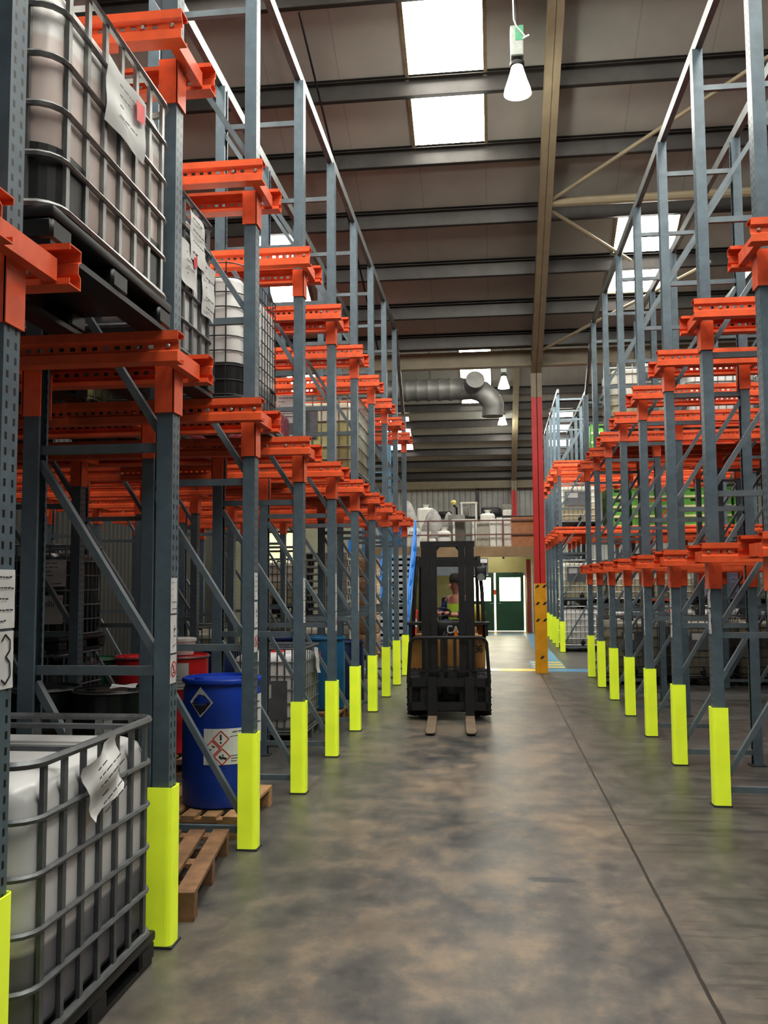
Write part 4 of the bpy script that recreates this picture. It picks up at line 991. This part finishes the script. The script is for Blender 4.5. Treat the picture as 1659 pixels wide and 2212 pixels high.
# ------------------------------------------------------------------ high-bay lamps
mLampGlass = glass_mat(); mBulb = glow('lit bulb', (255, 252, 236), 30); mMouth = glow('lit lamp mouth', (255, 254, 244), 9)
mBall = M('grey ballast box', (150, 156, 150), .5); mBallG = M('green ballast label', (70, 140, 104), .5)
def lamp(loc, roofz, lab):
    t = thing('pendant_lamp', lab, 'lamp', loc, 0, 'high bay lamps')
    obj('lamp_shade', MB().lathe([(.07, .36), (.085, .3), (.12, .18), (.165, .05), (.172, .0), (.166, .0), (.16, .05), (.115, .18), (.08, .3), (.065, .355)], 32), mLampGlass, t, True)
    obj('lamp_mouth', MB().lathe([(.02, .012), (.15, .012), (.15, .02), (.02, .02)], 32), mMouth, t)
    obj('bulb', MB().lathe([(.02, .08), (.07, .12), (.08, .2), (.05, .29), (.02, .3)], 18), mBulb, t, True)
    g = obj('lamp_neck', MB().lathe([(.075, .35), (.09, .36), (.09, .4), (.04, .42), (.04, .45)], 24), mBlkRough, t, True)
    b_ = obj('ballast', MB().rbox(-.08, -.09, .45, .08, .09, .84, .012, 1), mBall, t)
    obj('ballast_label', MB().box(-.02, -.093, .64, .081, -.089, .83), mBallG, b_)
    obj('hanging_cable', MB().tube([(0, 0, .84), (0, 0, roofz-loc[2]-.01)], .008, 6), mBlkRough, t)
    L_ = bpy.data.lights.new('lamp_light', 'POINT'); L_.energy = 60; L_.shadow_soft_size = .12; L_.color = (1, .97, .88)
    o = bpy.data.objects.new('lamp_light', L_); C.objects.link(o); o.parent = t; o.location = (0, 0, -.2)
lamp((.395, 11.0, 7.72), z1(11.0), 'lit glass high bay lamp hanging near the central rooflight')
lamp((.40, 26.4, 7.3), z3(26.4), 'lit high bay lamp just below the valley beam')
lamp((.42, 32.6, 7.3), z2(32.6), 'lit high bay lamp furthest away, low above the far roof slope')
cb = MB().tube([(.33, 10.0, 8.05), (.36, 10.0, 7.96), (.44, 10.0, 7.86), (.46, 10.0, 7.83)], .009, 6).tube([(.33, 10.0, 8.05), (.3, 10.0, z1(10.0)-.01)], .009, 6).tube([(.43, 10.0, 7.82), (.5, 10.0, 7.855)], .012, 6)
tag(obj('loose_cable', cb, mPaper), 'loose white cable end dangling above the nearest lamp', 'cable')

# ------------------------------------------------------------------ forklift and driver
F = thing('forklift', 'black and yellow forklift truck facing down the aisle', 'forklift', (-.57, 11.62, 0), .04)
def wheel(x, y, R_, w_):
    prof = [(R_*.45, -w_/2), (R_*.9, -w_/2), (R_, -w_*.36), (R_, w_*.36), (R_*.9, w_/2), (R_*.45, w_/2)]
    m = MB().lathe(prof, 36, (0, 0, 0), Matrix.Rotation(PI/2, 4, 'Y'))
    for k in range(18):
        a = 2*PI*k/18
        for s_ in (-1, 1):
            c_, s2 = math.cos(a), math.sin(a); b0 = Vector((s_*w_*.08, c_*R_, s2*R_)); a2 = a+.16; b1 = Vector((s_*w_*.5, math.cos(a2)*R_*.95, math.sin(a2)*R_*.95))
            m.bar(b0, b1, .035, .02, (0, c_, s2))
    t = obj('tyre', m, mRub, F, False, (x, y, R_+.02))
    obj('wheel_hub', MB().lathe([(R_*.1, -w_*.4), (R_*.46, -w_*.4), (R_*.46, w_*.4), (R_*.1, w_*.4)], 24, (0, 0, 0), Matrix.Rotation(PI/2, 4, 'Y')), mTan, t)
wheel(-.405, .12, .29, .23); wheel(.405, .12, .29, .23); wheel(-.38, 1.55, .24, .18); wheel(.38, 1.55, .24, .18)
b_ = MB(); b_.prism([(.25, .32), (2.0, .26), (2.12, .5), (2.08, .98), (1.15, 1.02), (1.1, .78), (.45, .74), (.42, .98), (.25, .98)], 'x', -.29, .29)
b_.prism([(.44, .42), (2.0, .42), (2.08, .95), (1.2, .98), (1.1, .72), (.5, .7)], 'x', -.47, .47)
body = obj('truck_body', b_, mTan, F, bevel=.02)
for s_ in (-1, 1): obj('front_cowl', MB().rbox(s_*.27, .3, .58, s_*.47, .5, .98, .03, 2), mTan, F, True)
for s_ in (-1, 1):
    obj('fender', MB().box(s_*.29, -.02, 1.16, s_*.52, .3, 1.19).box(s_*.46, .0, 1.02, s_*.5, .3, 1.17), mBlkRough, F)
obj('counterweight', MB().rbox(-.47, 1.75, .3, .47, 2.25, 1.05, .06, 3), mTan, F, True)
dash = obj('dashboard', MB().rbox(-.27, .3, .98, .27, .44, 1.2, .03, 2), mBlk, F, True)
q = MB()
def letters(m, txt, x0, y0, h, w_):
    G = {'C': [[(1, .85), (.8, 1), (.2, 1), (0, .8), (0, .2), (.2, 0), (.8, 0), (1, .15)]], 'A': [[(0, 0), (.5, 1), (1, 0)], [(.2, .35), (.8, .35)]], 'T': [[(0, 1), (1, 1)], [(.5, 1), (.5, 0)]],
         '3': [[(0, .9), (.3, 1), (.8, 1), (1, .8), (.8, .55), (.4, .52), (.8, .5), (1, .25), (.8, 0), (.2, 0), (0, .12)]], '6': [[(.9, .95), (.4, 1), (.1, .7), (0, .3), (.2, 0), (.8, 0), (1, .25), (.8, .5), (.3, .5), (.05, .3)]]}
    for i, c_ in enumerate(txt):
        for s_ in G[c_]: stroke(m, [(x0+i*w_*1.25+p[0]*w_, y0+p[1]*h) for p in s_], h*.2, 0)
    return m
def front(m, y): m.v = [(x, y-z, yy) for x, yy, z in m.v]; return m
obj('lettering', front(letters(MB(), 'CAT', -.01, 1.045, .085, .06), .296), mPaper, dash)
obj('orange_triangle', front(MB().add([(.05, .95, .0), (.14, .95, .0), (.1, 1.11, .0)], [(0,1,2)]), .293), mOrange, dash)
obj('fleet_number', front(letters(MB(), '36', .33, .80, .075, .045), .296), mInk, body)
obj('floor_plate', MB().box(-.28, .45, .74, .28, 1.12, .77), mBlkRough, F)
mast = MB()
for s_ in (-1, 1):
    mast.prism([(s_*.22, -.17), (s_*.33, -.17), (s_*.33, -.03), (s_*.22, -.03), (s_*.22, -.05), (s_*.305, -.05), (s_*.305, -.15), (s_*.22, -.15)], 'z', .12, 2.17)
mast.box(-.33, -.06, 2.14, .33, -.03, 2.19); mast.box(-.33, -.02, .3, .33, .02, .42)
obj('outer_mast', mast, mBlkRough, F)
mi = MB()
for s_ in (-1, 1):
    mi.prism([(s_*.135, -.18), (s_*.215, -.18), (s_*.215, -.06), (s_*.135, -.06), (s_*.135, -.075), (s_*.2, -.075), (s_*.2, -.165), (s_*.135, -.165)], 'z', .1, 2.2)
    mi.add([(s_*.135, -.15, 2.15), (s_*.135, -.15, 2.09), (s_*.085, -.15, 2.15), (s_*.135, -.1, 2.15), (s_*.135, -.1, 2.09), (s_*.085, -.1, 2.15)], [(0,1,2),(3,5,4),(0,3,4,1),(1,4,5,2),(2,5,3,0)])
mi.box(-.34, -.16, 2.14, .34, -.08, 2.21); mi.box(-.2, -.15, .1, .2, -.09, .2)
obj('inner_mast', mi, mBlkRough, F)
for s_ in (-1, 1):
    obj('lift_cylinder', MB().tube([(s_*.3, .03, .35), (s_*.3, .03, 1.25)], .035, 10).tube([(s_*.3, 0.03, 1.25), (s_*.3, 0.03, 1.95)], .02, 10), mGalD, F, True)
    obj('lift_chain', MB().box(s_*.15-.012, -.13, .45, s_*.15+.012, -.12, 2.05), mBlkRough, F)
obj('hydraulic_hose', MB().tube([(-.06, -.1, .25), (-.065, -.12, .7), (-.06, -.08, 1.02), (-.05, .3, 1.06)], .014, 8).tube([(-.03, -.1, .25), (-.03, -.12, .7), (-.03, -.08, 1.0), (-.02, .3, 1.03)], .014, 8), mBlk, F, True)
obj('front_axle', MB().rbox(-.29, .0, .1, .29, .3, .62, .03, 2), mBlkRough, F, True)
ca = MB()
for z0_, z1_ in ((.13, .23), (.42, .52)): ca.box(-.5, -.27, z0_, .5, -.23, z1_)
for x in (-.3, .3): ca.box(x-.05, -.24, .13, x+.05, -.17, .6)
for x in (-.47, .47): ca.box(x-.02, -.27, .13, x+.02, -.23, .52)
obj('carriage', ca, mBlkRough, F)
lb_ = MB(); lb_.tube([(-.5, -.25, .46), (-.47, -.25, .95), (-.44, -.25, 1.0), (-.4, -.25, 1.015), (.4, -.25, 1.015), (.44, -.25, 1.0), (.47, -.25, .95), (.5, -.25, .46)], .022, 8)
for x in (-.27, -.08, .08, .27): lb_.box(x-.02, -.262, .5, x+.02, -.24, 1.01)
lb_.box(-.47, -.262, .6, .47, -.24, .625)
obj('load_backrest', lb_, mBlkRough, F, True)
mForkT = M('worn bare fork steel', (142, 126, 108), .45, .35, .2)
for x in (-.2, .255):
    k = obj('fork', MB().prism([(-.33, .54), (-.275, .54), (-.275, .08), (-.3, .03), (-.33, .045)], 'x', x-.055, x+.055), mBlkRough, F)
    fk = MB().add([(x-.055, -.31, .03), (x+.055, -.31, .03), (x+.055, -.31, .075), (x-.055, -.31, .075), (x-.055, -1.3, .025), (x+.055, -1.3, .025), (x+.055, -1.3, .04), (x-.055, -1.3, .04), (x-.035, -1.36, .025), (x+.035, -1.36, .025), (x+.035, -1.36, .036), (x-.035, -1.36, .036)],
                  [(0,1,2,3),(4,5,1,0),(5,6,2,1),(6,7,3,2),(7,4,0,3),(8,9,5,4),(9,10,6,5),(10,11,7,6),(11,8,4,7),(11,10,9,8)])
    obj('fork_blade', fk, mForkT, k)
og = MB()
for s_ in (-1, 1):
    og.tube([(s_*.46, .3, .98), (s_*.44, .42, 1.6), (s_*.4, .55, 2.02)], .025, 8); og.tube([(s_*.42, 1.7, 1.0), (s_*.4, 1.65, 2.04)], .025, 8)
    og.box(s_*.37, .55, 1.99, s_*.43, 1.66, 2.04)
for k in range(7): og.box(-.4, .56+k*.18, 2.0, .4, .6+k*.18, 2.03)
og.box(-.42, .5, 1.9, .42, .56, 1.99)
obj('overhead_guard', og, mBlkRough, F)
lt = obj('work_lamp', MB().rbox(.36, .36, 1.72, .5, .5, 1.9, .02, 2), mBlk, F, True); obj('lamp_lens', MB().lathe([(.01, 0), (.05, 0), (.05, .012), (.01, .012)], 16, (.43, .362, 1.76), Matrix.Rotation(PI/2, 4, 'X')), mGal, lt)
obj('indicator_lamp', MB().rbox(.38, .26, 1.02, .45, .3, 1.16, .01, 1), mOrange, F)
obj('seat', MB().rbox(-.1, .8, .96, .34, 1.24, 1.06, .04, 2).rbox(-.1, 1.2, 1.02, .34, 1.3, 1.5, .04, 2), mBlk, F, True)
obj('steering_wheel', MB().tube([(-.12+.15*math.cos(k*PI/8), .62+.14*math.sin(k*PI/8), 1.3+.05*math.sin(k*PI/8)) for k in range(16)], .012, 6, True).tube([(-.12, .62, 1.3), (-.1, .5, 1.1)], .02, 8), mBlk, F, True)
obj('gas_cylinder', MB().lathe([(.05, -.33), (.15, -.3), (.16, -.2), (.16, .2), (.15, .3), (.05, .33)], 20, (.2, 2.0, 1.21), Matrix.Rotation(PI/2, 4, 'Y')), M('yellow gas bottle', (176, 164, 50), .45), F, True)
# driver: seated, turned to his right, hands on the wheel
def skin(name, pts, edges, rad, m, parent, lv=2):
    me = bpy.data.meshes.new(name); me.from_pydata(pts, edges, []); me.materials.append(m)
    o = bpy.data.objects.new(name, me); C.objects.link(o); o.parent = parent
    s_ = o.modifiers.new('skin', 'SKIN'); s_.use_smooth_shade = True
    for v, r_ in zip(me.skin_vertices[0].data, rad): v.radius = (r_, r_) if isinstance(r_, (int, float)) else r_
    me.skin_vertices[0].data[0].use_root = True
    ss = o.modifiers.new('sub', 'SUBSURF'); ss.levels = lv; ss.render_levels = lv; return o
mSkin = M('skin', (196, 140, 122), .5, 0, .06); mVest = M('yellow green vest', (170, 200, 70), .6, 0, .1, emit=.05); mNavyC = M('navy workwear', (34, 46, 96), .8); mHair = M('dark hair', (44, 36, 32), .8)  # the vest has a slight added glow of its own
D = thing('person', 'forklift driver in a yellow-green vest seated and looking sideways', 'person', (-.5, 12.62, .99), .04-.9)
# local: faces -y, seat surface at z=0
P = [(0,.02,.09),(0,.03,.28),(0,.02,.46),(0,.01,.53),(0,-.005,.6),(0,-.02,.69),(0,-.02,.765),
     (.18,.02,.47),(.27,-.06,.27),(.2,-.28,.27),(.19,-.36,.3),(-.18,.02,.47),(-.27,-.06,.27),(-.16,-.28,.29),(-.14,-.36,.33),
     (.1,0,.08),(.13,-.42,.1),(.13,-.44,-.16),(-.1,0,.08),(-.13,-.42,.1),(-.13,-.44,-.16),(.13,-.56,-.22),(-.13,-.56,-.22)]
E_ = [(0,1),(1,2),(2,3),(3,4),(4,5),(5,6),(2,7),(7,8),(8,9),(9,10),(2,11),(11,12),(12,13),(13,14),(0,15),(15,16),(16,17),(17,21),(0,18),(18,19),(19,20),(20,22)]
rad = [(.15,.11),(.15,.11),(.13,.09),.055,.06,.085,.07,.065,.045,.032,.035,.065,.045,.032,.035,.085,.06,.045,.085,.06,.045,.04,.04]
body_ = skin('body', P, E_, rad, mSkin, D)
skin('vest', [(0,.02,.1),(0,.03,.28),(0,.02,.45),(.12,.02,.48),(-.12,.02,.48)], [(0,1),(1,2),(2,3),(2,4)], [(.17,.13),(.17,.13),(.15,.11),.075,.075], mVest, D)
skin('sleeve', [(.17,.02,.47),(.27,-.06,.27),(.22,-.2,.27)], [(0,1),(1,2)], [.075,.056,.045], mNavyC, D); skin('sleeve', [(-.17,.02,.47),(-.27,-.06,.27),(-.2,-.2,.28)], [(0,1),(1,2)], [.075,.056,.045], mNavyC, D)
skin('trousers', [(0,.02,.07),(.1,0,.08),(.13,-.42,.1),(.13,-.44,-.14),(-.1,0,.08),(-.13,-.42,.1),(-.13,-.44,-.14)], [(0,1),(1,2),(2,3),(0,4),(4,5),(5,6)], [(.16,.12),.1,.075,.058,.1,.075,.058], mNavyC, D)
for s_ in (-1, 1): obj('boot', MB().rbox(s_*.13-.05, -.66, -.29, s_*.13+.05, -.38, -.2, .03, 2), mBlk, D, True)
obj('hair', MB().lathe([(.03, .1), (.075, .085), (.1, .03), (.098, -.03)], 20, (0, .0, .735)), mHair, D, True)
fc = MB(); fc.tube([(0, -.1, .68), (0, -.125, .65), (0, -.1, .642)], [.012, .018, .012], 8)
obj('nose', fc, mSkin, D, True)
ey = MB()
for s_ in (-1, 1): ey.lathe([(.002, -.01), (.011, 0), (.002, .01)], 8, (s_*.034, -.092, .685))
ey.box(-.025, -.1, .608, .025, -.085, .615); obj('eyes_and_mouth', ey, mInk, D)
ea = MB()
for s_ in (-1, 1): ea.rbox(s_*.085-.008, -.03, .64, s_*.085+.008, .01, .7, .006, 1)
obj('ear', ea, mSkin, D, True)
for s_, (hx, hy, hz_) in ((1, (.19, -.36, .3)), (-1, (-.14, -.36, .33))):
    for k in range(4):
        fx = hx+(-.03+.02*k)
        skin('finger', [(fx, hy-.02, hz_+.005), (fx, hy-.065, hz_+.015), (fx, hy-.085, hz_-.01), (fx, hy-.075, hz_-.03)], [(0,1),(1,2),(2,3)], [.009, .009, .008, .007], mSkin, D, 1)
    skin('thumb', [(hx-s_*.03, hy, hz_), (hx-s_*.055, hy-.03, hz_-.005), (hx-s_*.045, hy-.055, hz_-.015)], [(0,1),(1,2)], [.011, .01, .008], mSkin, D, 1)

# ------------------------------------------------------------------ light
w_ = bpy.data.worlds.new('world'); sc.world = w_; w_.use_nodes = True
bg = w_.node_tree.nodes['Background']; sky = w_.node_tree.nodes.new('ShaderNodeTexSky'); sky.sky_type = 'HOSEK_WILKIE'; sky.turbidity = 8; sky.sun_direction = (.2, -.3, .9)
mx = w_.node_tree.nodes.new('ShaderNodeMix'); mx.data_type = 'RGBA'; mx.inputs[0].default_value = .75; mx.inputs[7].default_value = (1, .98, .95, 1)
w_.node_tree.links.new(sky.outputs[0], mx.inputs[6]); w_.node_tree.links.new(mx.outputs[2], bg.inputs[0]); bg.inputs[1].default_value = .32
sc.view_settings.view_transform = 'Standard'; sc.view_settings.look = 'None'; sc.view_settings.exposure = .04; sc.view_settings.gamma = .88
sc.cycles.use_denoising = True; sc.cycles.max_bounces = 8; sc.cycles.diffuse_bounces = 4; sc.cycles.transparent_max_bounces = 16; sc.cycles.sample_clamp_indirect = 4
